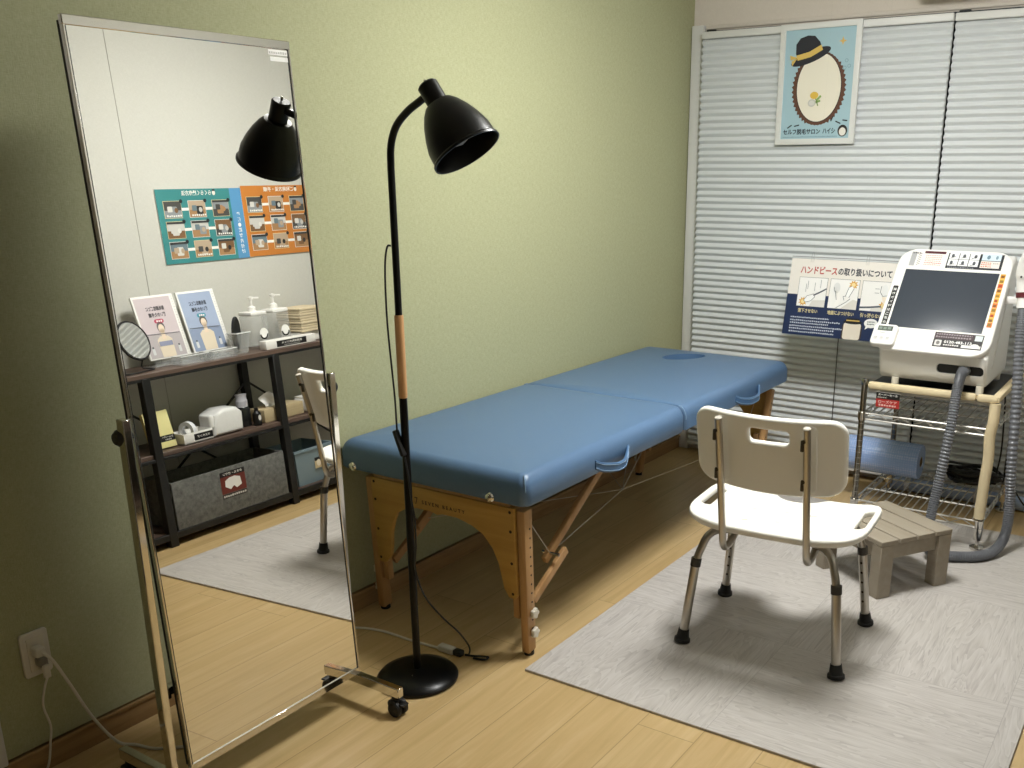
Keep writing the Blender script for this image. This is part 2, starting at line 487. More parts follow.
# ------------------------------------------------------------------ things
def thing(name, label, cat, loc=(0, 0, 0), group=None):
    o = bpy.data.objects.new(name, None); o.empty_display_size = 0.1; C.objects.link(o)
    o.location = loc; o['label'] = label; o['category'] = cat
    if group: o['group'] = group
    return o
def tag(o, label, cat, group=None):
    o['label'] = label; o['category'] = cat
    if group: o['group'] = group
    return o
def structure(o): o['kind'] = 'structure'; return o

# ------------------------------------------------------------------ the room
XW, YB, YF, ZC = 2.64, 4.71, -1.0, 2.42
structure(MB().box((XW/2, (YB+YF)/2, -0.05), (XW+0.2, YB-YF+0.2, 0.1)).build('floor', FLOOR))
structure(MB().box((XW/2, (YB+YF)/2, ZC+0.05), (XW+0.2, YB-YF+0.2, 0.1)).build('ceiling', CEIL))
structure(MB().box((-0.05, (YB+YF)/2, ZC/2), (0.1, YB-YF+0.2, ZC)).build('wall_left', GREEN))
structure(MB().box((XW+0.05, (YB+YF)/2, ZC/2), (0.1, YB-YF+0.2, ZC)).build('wall_right', WHITEW))
structure(MB().box((XW/2, YB+0.05, ZC/2), (XW, 0.1, ZC)).build('wall_back', mat_weave_wall('beige_white_wallpaper', '#d6ccc0', '#e2d9ce', 0.2)))
structure(MB().box((XW/2, YF-0.05, ZC/2), (XW, 0.1, ZC)).build('wall_front', mat('darkened_hallway_wall', '#6b645a', 0.8)))  # unseen wall behind the camera, coloured dark to cut bounced light
b = MB()
b.box((0.006, 2.83, 0.036), (0.012, 3.74, 0.072), 0.002); b.box((0.009, 2.83, 0.066), (0.018, 3.74, 0.012), 0.003)
structure(b.build('baseboard_left', BASEB))
b = MB(); b.box((XW-0.006, 1.85, 0.036), (0.012, 5.7, 0.072), 0.002); b.box((XW-0.009, 1.85, 0.066), (0.018, 5.7, 0.012), 0.003)
structure(b.build('baseboard_right', BASEB))
# narrow seam between the sheets of the white wall lining
structure(MB().box((XW-0.0008, 2.705, ZC/2+0.036), (0.0016, 0.003, ZC-0.072)).build('trim_1', mat('seam_grey', '#a9a69c', 0.8)))
# casing around the window, just behind the blinds
structure(MB().box((0.037, YB-0.018, 1.09), (0.064, 0.036, 2.18), 0.004).build('trim_2', TRIM))
structure(MB().box((1.355, YB-0.006, 2.172), (2.57, 0.012, 0.020), 0.004).build('trim_3', MATS['beige_white_wallpaper']))
structure(MB().box((0.009, 0.955, 1.0), (0.018, 0.045, 2.0), 0.004).build('trim_4', TRIM))
b = MB()
for x in (0.10, 1.30, 2.52): b.box((x, YB-0.006, 1.10), (0.05, 0.012, 2.12), 0.003)
for z in (0.05, 2.13): b.box((1.31, YB-0.006, z), (2.46, 0.012, 0.05), 0.003)
w = structure(b.build('window_1', mat('window_frame_grey', '#3a3c3e', 0.4, 0.6)))
MB().box((1.31, YB-0.003, 1.09), (2.40, 0.004, 2.04)).build('window_pane', mat('night_glass', '#0c0f14', 0.05), w)

# pleated blinds
def blind(x0, x1, z0, z1, y, label):
    t = thing('pleated_blind', label, 'blind', ((x0+x1)/2, y, z1), 'pleated blinds over the window')
    MB().box(((x0+x1)/2, y-0.004, z1-0.016), (x1-x0, 0.034, 0.032), 0.004).build('headrail', TRIM, t)
    pitch, bm = 0.0325, bmesh.new()
    n = int((z1-0.034-z0-0.02)/pitch); L, Rr = [], []
    prof = []
    for i in range(n):
        zt = z1-0.034-i*pitch
        for f, d in ((0.0, 0.0), (0.12, 0.0055), (0.3, 0.0120), (0.48, 0.0160), (0.58, 0.0155), (0.72, 0.0095), (0.92, 0.001)):
            prof.append((zt-f*pitch, d))
    prof.append((z1-0.034-n*pitch, 0.0))
    for z, d in prof:
        L.append(bm.verts.new((x0+0.002, y-d, z))); Rr.append(bm.verts.new((x1-0.002, y-d, z)))
    for i in range(len(prof)-1): bm.faces.new((L[i], Rr[i], Rr[i+1], L[i+1]))
    # rear skin so that the cells have depth
    BL = [bm.verts.new((x0+0.002, y+0.012, z)) for z in (prof[0][0], prof[-1][0])]; BR = [bm.verts.new((x1-0.002, y+0.012, z)) for z in (prof[0][0], prof[-1][0])]
    bm.faces.new((BL[0], BL[1], BR[1], BR[0]))
    bm.faces.new(L+[BL[1], BL[0]]); bm.faces.new(Rr+[BR[1], BR[0]])
    m = MB(); m.merge(bm); m.build('pleats', BLIND, t, 50)
    MB().box(((x0+x1)/2, y-0.002, prof[-1][0]-0.008), (x1-x0, 0.03, 0.018), 0.004).build('bottom_rail', TRIM, t)
    return t
blind(0.085, 1.272, 0.030, 2.142, 4.642, 'wide pale grey pleated blind behind the framed poster, next to the green wall')
blind(1.2755, 2.50, 0.030, 2.142, 4.660, 'pale grey pleated blind behind the white machine, right of the dark gap')

# ceiling lamp, air conditioner
t = thing('ceiling_lamp', 'round white ceiling lamp above the middle of the room', 'lamp', (LIGHT[0], LIGHT[1], ZC))
MB().lathe([(0.0, ZC-0.002), (0.27, ZC-0.002), (0.275, ZC-0.03), (0.25, ZC-0.055), (0.0, ZC-0.06)], (LIGHT[0], LIGHT[1], 0), close=True).build('body', WHITEP, t)
m, nt, bb = new_mat('lamp_diffuser', 0.4); bb.inputs['Emission Color'].default_value = LAMP_COLOUR; bb.inputs['Emission Strength'].default_value = LAMP_STRENGTH
MB().lathe([(0.0, ZC-0.062), (0.240, ZC-0.060), (0.246, ZC-0.095), (0.225, ZC-0.130), (0.15, ZC-0.150), (0.0, ZC-0.156)], (LIGHT[0], LIGHT[1], 0), close=True).build('diffuser', m, t)
t = thing('air_conditioner', 'white wall air conditioner above the window, only its lower edge showing', 'air conditioner', (1.53, 4.60, 2.2))
MB().prism([(0, 0), (0.03, -0.012), (0.20, 0), (0.20, 0.21), (0.02, 0.21), (-0.005, 0.18)], 0.82, 0.008, xf=frame((1.535, 4.505, 2.217), (0, 1, 0), (0, 0, 1))).build('casing', WHITEP, t)
MB().box((1.535, 4.535, 2.208), (0.74, 0.05, 0.004), 0.001).build('louvre', OFFW, t)
MB().box((1.128, 4.502, 2.222), (0.014, 0.006, 0.012), 0.001).build('sensor', BLACKP, t)

# wall outlet with two plugs
t = thing('wall_outlet', 'white wall outlet plate low on the dark left end of the green wall', 'outlet', (0, 1.092, 0.326))
MB().prism(rrect(-0.035, -0.060, 0.035, 0.060, 0.008, 6), 0.010, 0.003, xf=frame((0.005, 1.092, 0.326), (0, 1, 0), (0, 0, 1))).build('cover_plate', CORDW, t)
MB().box((0.0105, 1.092, 0.326), (0.003, 0.042, 0.090), 0.001).build('socket', OFFW, t)
# white extension lead: plug, long cord, trailing socket that the lamp is plugged into
t = thing('extension_cord', 'white extension cord plugged into the upper socket, running behind the mirror to the lamp', 'cord', (0.03, 1.09, 0.33))
MB().box((0.026, 1.089, 0.338), (0.030, 0.026, 0.026), 0.006, 3).build('plug', CORDW, t)
MB().tube(spline([(0.038, 1.092, 0.338), (0.052, 1.108, 0.31), (0.058, 1.135, 0.235), (0.06, 1.18, 0.11), (0.075, 1.225, 0.02), (0.11, 1.255, 0.006), (0.183, 1.285, 0.004),
          (0.27, 1.40, 0.004), (0.24, 1.60, 0.004), (0.13, 1.85, 0.004), (0.07, 2.02, 0.004), (0.10, 2.075, 0.004), (0.19, 2.108, 0.004), (0.319, 2.111, 0.004), (0.437, 2.117, 0.006)], 8), 0.0042, 8).build('cord', CORDW, t)
MB().box((0.472, 2.119, 0.012), (0.062, 0.026, 0.022), 0.005, 3).build('trailing_socket', CORDW, t)
t = thing('charger_cable', 'thin white cable hanging straight down from the lower socket of the wall outlet', 'cable', (0.03, 1.09, 0.30))
MB().box((0.024, 1.094, 0.306), (0.026, 0.022, 0.022), 0.004, 3).build('plug', mat('grey_plug', '#8d887e', 0.4), t)
MB().box((0.040, 1.094, 0.284), (0.013, 0.016, 0.036), 0.004, 3).build('connector', CORDW, t)
MB().tube(spline([(0.040, 1.094, 0.268), (0.036, 1.082, 0.235), (0.032, 1.075, 0.19), (0.034, 1.083, 0.13), (0.034, 1.075, 0.085), (0.034, 1.062, 0.03), (0.036, 1.04, 0.006), (0.05, 0.99, 0.004), (0.12, 0.9, 0.004)]), 0.0030, 8).build('cord', CORDW, t)

# floor mat
tag(MB().box((1.437, 3.19, 0.004), (1.364, 2.068, 0.008), 0.0012, 1).build('floor_mat', [MATT]), 'grey wood-look tile mat laid over the oak floor under the white chair', 'mat')

# ------------------------------------------------------------------ standing mirror on castors
MT = 0.0407; MX0 = 0.457/math.cos(MT)
def mpt(y, z, d=0.0):           # on (d in front of) the tilted mirror face, z measured on the vertical
    n = Vector((math.cos(MT), -0.003, math.sin(MT)))
    x = (0.457 - n.y*y - n.z*z)/n.x
    return Vector((x, y, z)) + n*d
t = thing('standing_mirror', 'tall chrome-framed standing mirror on castors, tilted against the green wall', 'mirror', (0.42, 1.455, 0))
Y0, Y1, Z0, Z1 = 1.165, 1.727, 0.100, 1.782
up = (mpt(Y0, 1)-mpt(Y0, 0)).normalized()
up = (mpt(1.169, Z1)-mpt(1.186, Z0)).normalized()          # hangs a touch out of level on its pivots
XF = frame(mpt(1.186, Z0), up.cross(Vector((math.cos(MT), -0.003, math.sin(MT)))), up)      # local x = +y, local y = up the glass, normal = +x
H = (mpt(Y0, Z1)-mpt(Y0, Z0)).length; Wd = Y1-Y0
MB().box((Wd/2, H/2, -0.003), (Wd-0.008, H-0.01, 0.006)).build('mirror_glass', MIRROR, None)
g = bpy.data.objects['mirror_glass']; g.data.transform(XF); g.parent = t; g.matrix_parent_inverse = parent_inv(t)
m = MB().box((Wd/2, H/2, -0.0155), (Wd-0.004, H-0.012, 0.012)); m.bm.transform(XF); m.build('back_panel', mat('mirror_back', '#161514', 0.6), t)
m = MB()
for x in (0.0015, Wd-0.0015): m.box((x, H/2, -0.003), (0.005, H, 0.012), 0.001, 1)
m.box((Wd/2, H-0.006, -0.003), (Wd+0.003, 0.020, 0.013), 0.0015, 1); m.box((Wd/2, 0.002, -0.003), (Wd+0.003, 0.019, 0.013), 0.0005, 1)
m.bm.transform(XF); m.build('frame', CHROME, t)
m = MB()
for x in (0.0052, Wd-0.0052): m.box((x, H/2, 0.0001), (0.0022, H-0.016, 0.002))
m.bm.transform(XF); m.build('gasket', BLACKP, t)
a = Art(); a.rect(Wd-0.064, H-0.030, 0.060, 0.012, '#efeee9', 1); a.greek(Wd-0.062, H-0.028, 0.055, 0.006, '#b9b7b0', 2); a.rect(Wd-0.060, H-0.044, 0.056, 0.010, '#efeee9', 1)
a.build('sticker', XF, t)
for y, s in ((1.161, -1), (1.757, 1)):
    MB().box((0.418, y, 0.532), (0.026, 0.019, 0.894), 0.002, 1).build('upright', CHROME, t)
    MB().box((0.41, y, 0.074), (0.40, 0.022, 0.030), 0.002, 1).build('foot_bar', CHROME, t)
    k = MB().cyl((0.410, y-s*0.022, 0.935), (0.410, y+s*0.016, 0.935), 0.006, seg=12)
    k.lathe([(0.0, 0), (0.014, 0.0), (0.019, 0.006), (0.019, 0.016), (0.013, 0.024), (0, 0.026)], (0.404, y+(0.008 if s < 0 else 0.004), 0.935), (0, s, 0), close=True)
    k.build('clamp_knob', BLACKP, t)
    MB().box((0.412, y-s*0.016, 0.30), (0.02, 0.014, 0.03), 0.003).build('bracket', DARKCH, t)
    for x in (0.235, 0.588):
        c = MB().cyl((x, y, 0.060), (x, y, 0.045), 0.011, seg=14)
        c.box((x, y, 0.040), (0.030, 0.042, 0.018), 0.006)
        k = c.build('castor', BLACKP, t)
        w = MB()
        for dy in (-0.013, 0.013): w.lathe([(0.0, -0.008), (0.020, -0.008), (0.0235, -0.004), (0.0235, 0.004), (0.020, 0.008), (0.0, 0.008)], (x+0.008, y+dy, 0.0235), (0, 1, 0), close=True, seg=20)
        w.build('wheel', RUBBER, k)
        MB().box((x+0.030, y, 0.040), (0.018, 0.026, 0.006), 0.002).build('brake_tab', BLACKP, k)
MB().bar((0.402, 1.161, 0.30), (0.402, 1.757, 0.30), 0.022, 0.022, 0.002).build('crossbar', CHROME, t)

# ------------------------------------------------------------------ floor lamp
LX, LY = 0.504, 1.943
t = thing('floor_lamp', 'black gooseneck floor lamp with a wooden grip standing beside the mirror', 'lamp', (LX, LY, 0))
MB().lathe([(0.0, 0.001), (0.119, 0.001), (0.124, 0.005), (0.124, 0.011), (0.115, 0.021), (0.085, 0.031), (0.045, 0.036), (0.018, 0.038), (0.0, 0.038)], (LX, LY, 0), seg=56, close=True).build('base', BLACKG, t)
MB().lathe([(0, 0), (0.0022, 0), (0.0022, 0.002), (0, 0.003)], (LX+0.02, LY-0.045, 0.0345), close=True, seg=10).build('screw', CHROME, t)
MB().cyl((LX, LY, 0.036), (LX, LY, 0.885), 0.0115).build('lower_pole', BLACKG, t)
MB().lathe([(0, 0.884), (0.0118, 0.884), (0.0127, 0.888), (0.0127, 1.112), (0.0118, 1.116), (0, 1.116)], (LX, LY, 0), close=True).build('wooden_grip', LAMPW, t)
CAP, MOUTH = Vector((0.678, 1.924, 1.668)), Vector((0.765, 1.937, 1.538))
AX = (MOUTH-CAP).normalized()
path = [Vector((LX, LY, 1.115)), Vector((LX, LY, 1.30)), Vector((LX, LY, 1.47))] + spline([(LX, LY, 1.50), (LX+0.004, LY, 1.555), (LX+0.028, LY-0.003, 1.602), (LX+0.075, LY-0.009, 1.637), (LX+0.125, LY-0.016, 1.660), (0.655, 1.923, 1.672)], 6)
MB().tube(path, 0.0098, 14).build('gooseneck', BLACKG, t)
Ls = (MOUTH-CAP).length
sh = MB().lathe([(0.038, 0.034), (0.050, 0.048), (0.064, 0.072), (0.076, 0.100), (0.085, 0.130), (0.087, Ls+0.004), (0.0915, Ls+0.009), (0.0915, Ls+0.014), (0.088, Ls+0.014),
                 (0.084, Ls+0.004), (0.080, 0.126), (0.072, 0.100), (0.060, 0.074), (0.046, 0.050), (0.034, 0.040)], CAP-AX*0.012, AX, 48, close=True)
sh.lathe([(0.0, 0.030), (0.038, 0.034), (0.034, 0.040), (0.0, 0.042)], CAP-AX*0.012, AX, 48, close=True)
shade = sh.build('lamp_shade', BLACKG, t)
MB().lathe([(0, -0.030), (0.023, -0.030), (0.0265, -0.026), (0.0265, 0.038), (0, 0.038)], CAP-AX*0.006, AX, 28, close=True).build('cap', BLACKG, shade)
MB().lathe([(0, 0), (0.0035, 0), (0.0035, 0.010), (0, 0.011)], CAP-AX*0.036+Vector((0, 0, 0.001)), -AX, 10, close=True).build('cap_screw', CHROME, shade)
k = MB().lathe([(0, 0.04), (0.017, 0.04), (0.017, 0.075), (0.021, 0.095), (0.030, 0.115), (0.024, 0.138), (0, 0.148)], CAP-AX*0.012, AX, 24, close=True)
k.build('bulb', mat('unlit_bulb', '#8f8e8a', 0.3), shade)
cd = MB().tube(spline([(LX-0.008, LY-0.008, 1.302), (0.487, 1.93, 1.297), (0.476, 1.93, 1.25), (0.472, 1.93, 1.16), (0.473, 1.93, 1.074), (0.480, 1.93, 0.96), (0.485, 1.93, 0.878), (0.486, 1.93, 0.79)]), 0.0028, 8)
cd.tube(spline([(0.510, 1.93, 0.715), (0.523, 1.926, 0.665), (0.531, 1.925, 0.60), (0.541, 1.925, 0.53), (0.536, 1.93, 0.45), (0.524, 1.935, 0.369), (0.537, 1.955, 0.28), (0.56, 2.0, 0.20), (0.585, 2.05, 0.13), (0.58, 2.10, 0.06), (0.560, 2.122, 0.018), (0.545, 2.121, 0.012)]), 0.0028, 8)
cd = cd.build('cord', BLACKP, t)
MB().bar((0.480, 1.929, 0.790), (0.509, 1.929, 0.717), 0.020, 0.014, 0.005).build('foot_switch', BLACKP, cd)
p = MB().box((0.519, 2.120, 0.012), (0.032, 0.024, 0.019), 0.004, 3)
p.tube(spline([(0.545, 2.122, 0.010), (0.575, 2.132, 0.010), (0.60, 2.147, 0.009), (0.615, 2.152, 0.008), (0.61, 2.135, 0.006), (0.575, 2.125, 0.006)], 6), 0.0035, 8)
p.build('plug', BLACKP, cd)

# ------------------------------------------------------------------ massage table
TX0, TX1, TY0, TYS, TY1, TZ0, TZ1 = 0.004, 0.774, 2.150, 3.190, 4.275, 0.542, 0.640
t = thing('massage_table', 'folding massage table with a blue vinyl top and wooden legs along the green wall', 'massage table', ((TX0+TX1)/2, 3.2, 0))
def cushion(x0, x1, y0, y1, z0, z1, soft, corner=0.030):
    """padded slab: soft top edge, crisp lower edge, slightly crowned; soft = roundness at (near, far) ends"""
    t_ = bmesh.new(); rings = []
    prof = [(0.006, 0.0), (0.0, 0.006)]
    R = 0.048; h = z1-z0
    for i in range(9):
        a = PI/2*i/8; prof.append((R*(1-math.cos(a))*0.8, h-R+R*math.sin(a)))
    for d in (0.07, 0.12, 0.19, 0.27, 0.33): prof.append((d, h+0.010*(1-((0.38-d)/0.38)**2)))
    for d, z in prof:
        q = rrect(x0+d, y0+min(d*soft[0], d), x1-d, y1-min(d*soft[1], d), max(corner-d*0.4, 0.018), 8)
        rings.append([t_.verts.new((p[0], p[1], z0+z)) for p in q])
    for A, B in zip(rings, rings[1:]):
        n = len(A)
        for k in range(n): t_.faces.new((A[k], A[(k+1) % n], B[(k+1) % n], B[k]))
    t_.faces.new(rings[-1]); t_.faces.new(list(reversed(rings[0])))
    m_ = MB(); m_.merge(t_); return m_
near = cushion(TX0, TX1, TY0, TYS-0.0005, TZ0, TZ1, (1, 0.22)).build('padded_top', VINYL, t, 60)
far = cushion(TX0, TX1, TYS+0.0005, TY1, TZ0, TZ1, (0.22, 1)).build('padded_top', VINYL, t, 60)
hole = MB(); hole.prism(oval(0, 0, 0.070, 0.118, 40), 0.110, 0.020, xf=Matrix.Translation((0.330, 4.055, TZ1+0.014)) @ Matrix.Rotation(-0.45, 4, 'Z'), seg=5)
cut(far, [hole])
pp = MB()
for y in (TYS-0.006, TYS+0.006):
    pp.tube([(TX0+0.02, y, TZ1-0.004), (TX1-0.06, y, TZ1-0.004)], 0.003, 6)
pp.build('seam_piping', VINYL, t)
def edge_pt(a, out=0.0006):     # a point on the rounded right or left edge of the cushion: (inset, height)
    a = math.radians(a); return (0.048*(1-math.cos(a))*0.8-out*math.cos(a), TZ1-0.048+0.048*math.sin(a)+out*math.sin(a))
for cx, k in ((TX0, 1), (TX1, -1)):
    MB().tube([(cx+k*edge_pt(a)[0], TYS, edge_pt(a)[1]) for a in range(80, -5, -7)], 0.0024, 6).build('corner_piping', VINYLP, t)
MB().tube([(TX1-0.0088-edge_pt(a)[0]*0.72, TY0+0.0088+edge_pt(a)[0]*0.72, edge_pt(a)[1]) for a in range(62, -5, -6)], 0.0022, 6).build('corner_piping', VINYLP, t)
for y0, y1 in ((2.535, 2.750), (3.655, 3.905)):
    h = MB()
    pts = spline([(TX1-0.002, y0, 0.578), (TX1+0.012, y0+0.03, 0.564), (TX1+0.030, y0+0.075, 0.556), (TX1+0.032, (y0+y1)/2, 0.553), (TX1+0.030, y1-0.075, 0.556), (TX1+0.012, y1-0.03, 0.566), (TX1-0.002, y1, 0.580)], 6)
    bmh = bmesh.new(); rows = []
    for p in pts:
        rows.append([bmh.verts.new(p+Vector(q)) for q in ((0, 0, 0.017), (0.005, 0, 0.014), (0.005, 0, -0.014), (0, 0, -0.017), (-0.004, 0, -0.014), (-0.004, 0, 0.014))])
    for A, B in zip(rows, rows[1:]):
        for k in range(6): bmh.faces.new((A[k], A[(k+1) % 6], B[(k+1) % 6], B[k]))
    bmh.faces.new(rows[0]); bmh.faces.new(rows[-1]); h.merge(bmh)
    h = h.build('carry_handle', VINYLD, t)
    s_ = MB()
    for dz in (0.010, -0.010): s_.tube([p+Vector((0.0055, 0, dz)) for p in pts], 0.0014, 5)
    s_.build('stitching', VINYLP, h)
# wooden under-frame
u = MB()
for x in (TX0+0.118, TX1-0.085): u.box((x, (TY0+TY1)/2, 0.522), (0.022, TY1-TY0-0.09, 0.040), 0.003)
for y in (TY0+0.045, TYS-0.014, TYS+0.014, TY1-0.045): u.box(((TX0+TX1)/2+0.016, y, 0.522), (TX1-TX0-0.21, 0.020, 0.040), 0.003)
u.build('under_frame', BEECH, t)
def table_end(yt, yb, s):
    """arched ply end panel with two adjustable posts; s = which way the table lies (+1 = towards +y)"""
    def sh(z): return yt+(yb-yt)*(0.52-z)/0.52
    def sx(x, z): return x-0.045*(0.52-z)
    ol = [(0.706, 0.520), (0.706, 0.216), (0.696, 0.203), (0.674, 0.205), (0.656, 0.232), (0.648, 0.270), (0.636, 0.322), (0.616, 0.368), (0.580, 0.408), (0.535, 0.430), (0.480, 0.443), (0.420, 0.443), (0.397, 0.436),
          (0.372, 0.443), (0.310, 0.442), (0.262, 0.430), (0.220, 0.406), (0.200, 0.368), (0.186, 0.322), (0.180, 0.270), (0.172, 0.232), (0.152, 0.205), (0.126, 0.203), (0.114, 0.216), (0.114, 0.520)]
    ol = [(sx(x, z), z) for x, z in ol]
    p = MB().prism(ol, 0.016, 0.002, xf=frame((0, sh(0.52), 0.52), (1, 0, 0), (0, sh(1.52)-sh(0.52), 1)) @ Matrix.Translation((0, -0.52, 0)), seg=1)
    pan = p.build('end_panel', PLY, t)
    for x, z in ((0.690, 0.44), (0.690, 0.33), (0.690, 0.222), (0.128, 0.44), (0.128, 0.33), (0.128, 0.222), (0.128, 0.505), (0.690, 0.505)):
        MB().lathe([(0, 0), (0.005, 0), (0.005, 0.002), (0, 0.003)], (sx(x, z), sh(z)-s*0.007, z), (0, -s, 0), 10, close=True).build('screw', mat('dark_screw', '#3a2c1e', 0.5, 0.5), pan)
    for x, k in ((0.724, 1), (0.096, -1)):
        leg = MB().bar((sx(x, 0.515), sh(0.515)+s*0.020, 0.515), (sx(x, 0.012), sh(0.012)+s*0.020, 0.012), 0.030, 0.042, 0.006, up=(0, 1, 0)).build('leg', BEECH, t)
        MB().cyl((sx(x, 0), sh(0)+s*0.020, 0.001), (sx(x, 0), sh(0.016)+s*0.020, 0.016), 0.017, seg=16).build('rubber_foot', RUBBER, leg)
        for i in range(13):
            z = 0.45-i*0.032
            MB().lathe([(0, 0), (0.0035, 0), (0.0035, 0.0012), (0, 0.0014)], (sx(x, z)+k*0.0148, sh(z)+s*0.024, z), (k, 0, 0), 10, close=True).build('peg_hole', mat('dark_screw', '#3a2c1e'), leg)
        MB().bar((sx(x, 0.30)-k*0.034, sh(0.30)+s*0.018, 0.30), (sx(x, 0.13)-k*0.034, sh(0.13)+s*0.018, 0.13), 0.024, 0.026, 0.003, up=(0, 1, 0)).build('inner_post', BEECH, t)
        for z in (0.155, 0.085):
            n = MB(); n.cyl((sx(x, z), sh(z)+s*0.024, z), (sx(x, z)+k*0.019, sh(z)+s*0.024, z), 0.004, seg=10)
            ol2 = [(0.017*(1+0.13*math.cos(5*a))*math.cos(a), 0.017*(1+0.13*math.cos(5*a))*math.sin(a)) for a in [2*PI*i/40 for i in range(40)]]
            n.prism(ol2, 0.013, 0.004, xf=frame((sx(x, z)+k*0.024, sh(z)+s*0.024, z), (0, 1, 0), (0, 0, 1)))
            n.build('height_knob', OFFW, leg)
    return pan
pan = table_end(2.188, 2.236, 1)
table_end(4.205, 4.120, -1)
a = Art()
a.text('7', 0.304, 0.459, 0.014, 0.026, '#3a2b1a', 1)
a.text('S E V E N   B E A U T Y', 0.334, 0.465, 0.178, 0.0130, '#3a2b1a', 1, 0.03)
a.build('brand_print', frame((0, 2.236-0.0086, 0), (1, 0, 0), (0, (2.188-2.236)/0.52, 1)), pan)
for x in (0.068, 0.640):
    r_ = MB().lathe([(0, 0), (0.013, 0), (0.016, 0.003), (0.013, 0.008), (0.007, 0.010), (0.004, 0.012), (0, 0.012)], (x, TY0+0.001, TZ0+0.012), (0, -1, 0), 20, close=True)
    r_.build('headrest_socket', CHROME, t)
for x, k in ((0.676, 1), (0.125, -1)):
    for ye, s in ((2.236, 1), (4.120, -1)):
        st = MB().bar((x, ye+s*0.53, 0.525), (x, ye+s*0.145, 0.275), 0.020, 0.030, 0.004)
        st.build('brace', BEECH, t)
        st = MB().bar((x+k*0.024, ye+s*0.045, 0.178), (x+k*0.024, ye+s*0.235, 0.290), 0.018, 0.030, 0.004)
        st.build('brace', BEECH, t)
        MB().cyl((x-0.02, ye+s*0.165, 0.296), (x+k*0.045, ye+s*0.165, 0.296), 0.006, seg=12).build('hinge_bolt', CHROME, t)
J = (0.60, 3.02, 0.325); WIRE = mat('steel_wire', '#b7aea0', 0.35, 0.8)
runs = [(J, (x, TYS, 0.50)) for x in (0.25, 0.62)]
for x in (0.685, 0.11):
    for ye, s in ((2.236, 1), (4.120, -1)): runs += [((x, ye+s*0.165, 0.296), J), ((x, ye+s*0.165, 0.296), (x, ye+s*0.01, 0.495))]
for p, q in runs: MB().tube([p, q], 0.0015, 5).build('tension_wire', WIRE, t)

# ------------------------------------------------------------------ shower chair (built at the origin, front = +y, then placed)
t = thing('shower_chair', 'white plastic shower chair with aluminium legs standing on the grey mat', 'chair')
def seat_deform(v):
    x, y, z = v
    e = abs(x)/0.288
    lift = 0.020*max(0, (e-0.45)/0.55)**2.0 - 0.006*(1-e*e) + 0.008*max(0, (-y-0.12)/0.1)**2 - 0.012*max(0, (y-0.16)/0.08)**2
    return (x, y, z+lift)
so = []
for i in range(64):
    a = 2*PI*i/64; ca, sa = math.cos(a), math.sin(a); n = 4.4
    rr = (abs(ca)**n+abs(sa)**n)**(-1/n)
    x, y = 0.288*rr*ca, 0.218*rr*sa
    so.append((x, y+0.018))
# U-shaped notch in the front edge
keep = [p for p in so if not (p[1] > 0.16 and abs(p[0]) < 0.10)]
i0 = max(range(len(keep)), key=lambda i: (keep[i][1] > 0.1 and keep[i][0] > 0)*(1.0-keep[i][0]))
ol = keep[:i0+1]+[(0.098, 0.235), (0.086, 0.220), (0.074, 0.188), (0.055, 0.163), (0.030, 0.148), (0.0, 0.143), (-0.030, 0.148), (-0.055, 0.163), (-0.074, 0.188), (-0.086, 0.220), (-0.098, 0.235)]+keep[i0+1:]
hl = [rrect(-0.266, -0.055, -0.236, 0.125, 0.0135, 6), rrect(0.236, -0.055, 0.266, 0.125, 0.0135, 6)]
for x, y in ((-0.105, 0.02), (0.0, -0.07), (0.09, 0.035), (-0.1, -0.1), (0.11, -0.11), (0.0, 0.03)): hl.append(oval(x, y, 0.011, 0.006, 12))
MB().prism(ol, 0.024, 0.009, hl, Matrix.Translation((0, 0, 0.416)), grid=((-0.27, 0.27, 18), (-0.19, 0.22, 12)), deform=seat_deform, seg=3).build('seat', SEATW, t, 50)
def back_deform(v):            # local x = across, y = up, z = towards the sitter
    x, y, z = v
    return (x, y-0.012*(1-(x/0.24)**2)*(1 if y < 0 else 0), z+0.038*(abs(x)/0.24)**2)
bo_ = rrect(-0.230, -0.122, 0.230, 0.122, 0.052, 8)
slot = rrect(-0.052, 0.040, 0.068, 0.084, 0.013, 5)
xb = frame((0.002, -0.232, 0.688), (-1, 0, 0), (0, -0.25, 1))
bk = MB().prism(bo_, 0.026, 0.010, [[(-p[0], p[1]) for p in slot]], xb, grid=((-0.23, 0.23, 20), (0, 0, 0)), deform=back_deform, seg=3)
for x in (-0.146, 0.117):       # raised ribs that carry the tubes
    bk.prism(rrect(-0.020, -0.112, 0.020, 0.114, 0.019, 6), 0.022, 0.004, xf=frame((x+0.014, -0.2245, 0.688), (-1, 0, 0), (0, -0.25, 1)))
bk = bk.build('backrest', SEATW, t, 50)
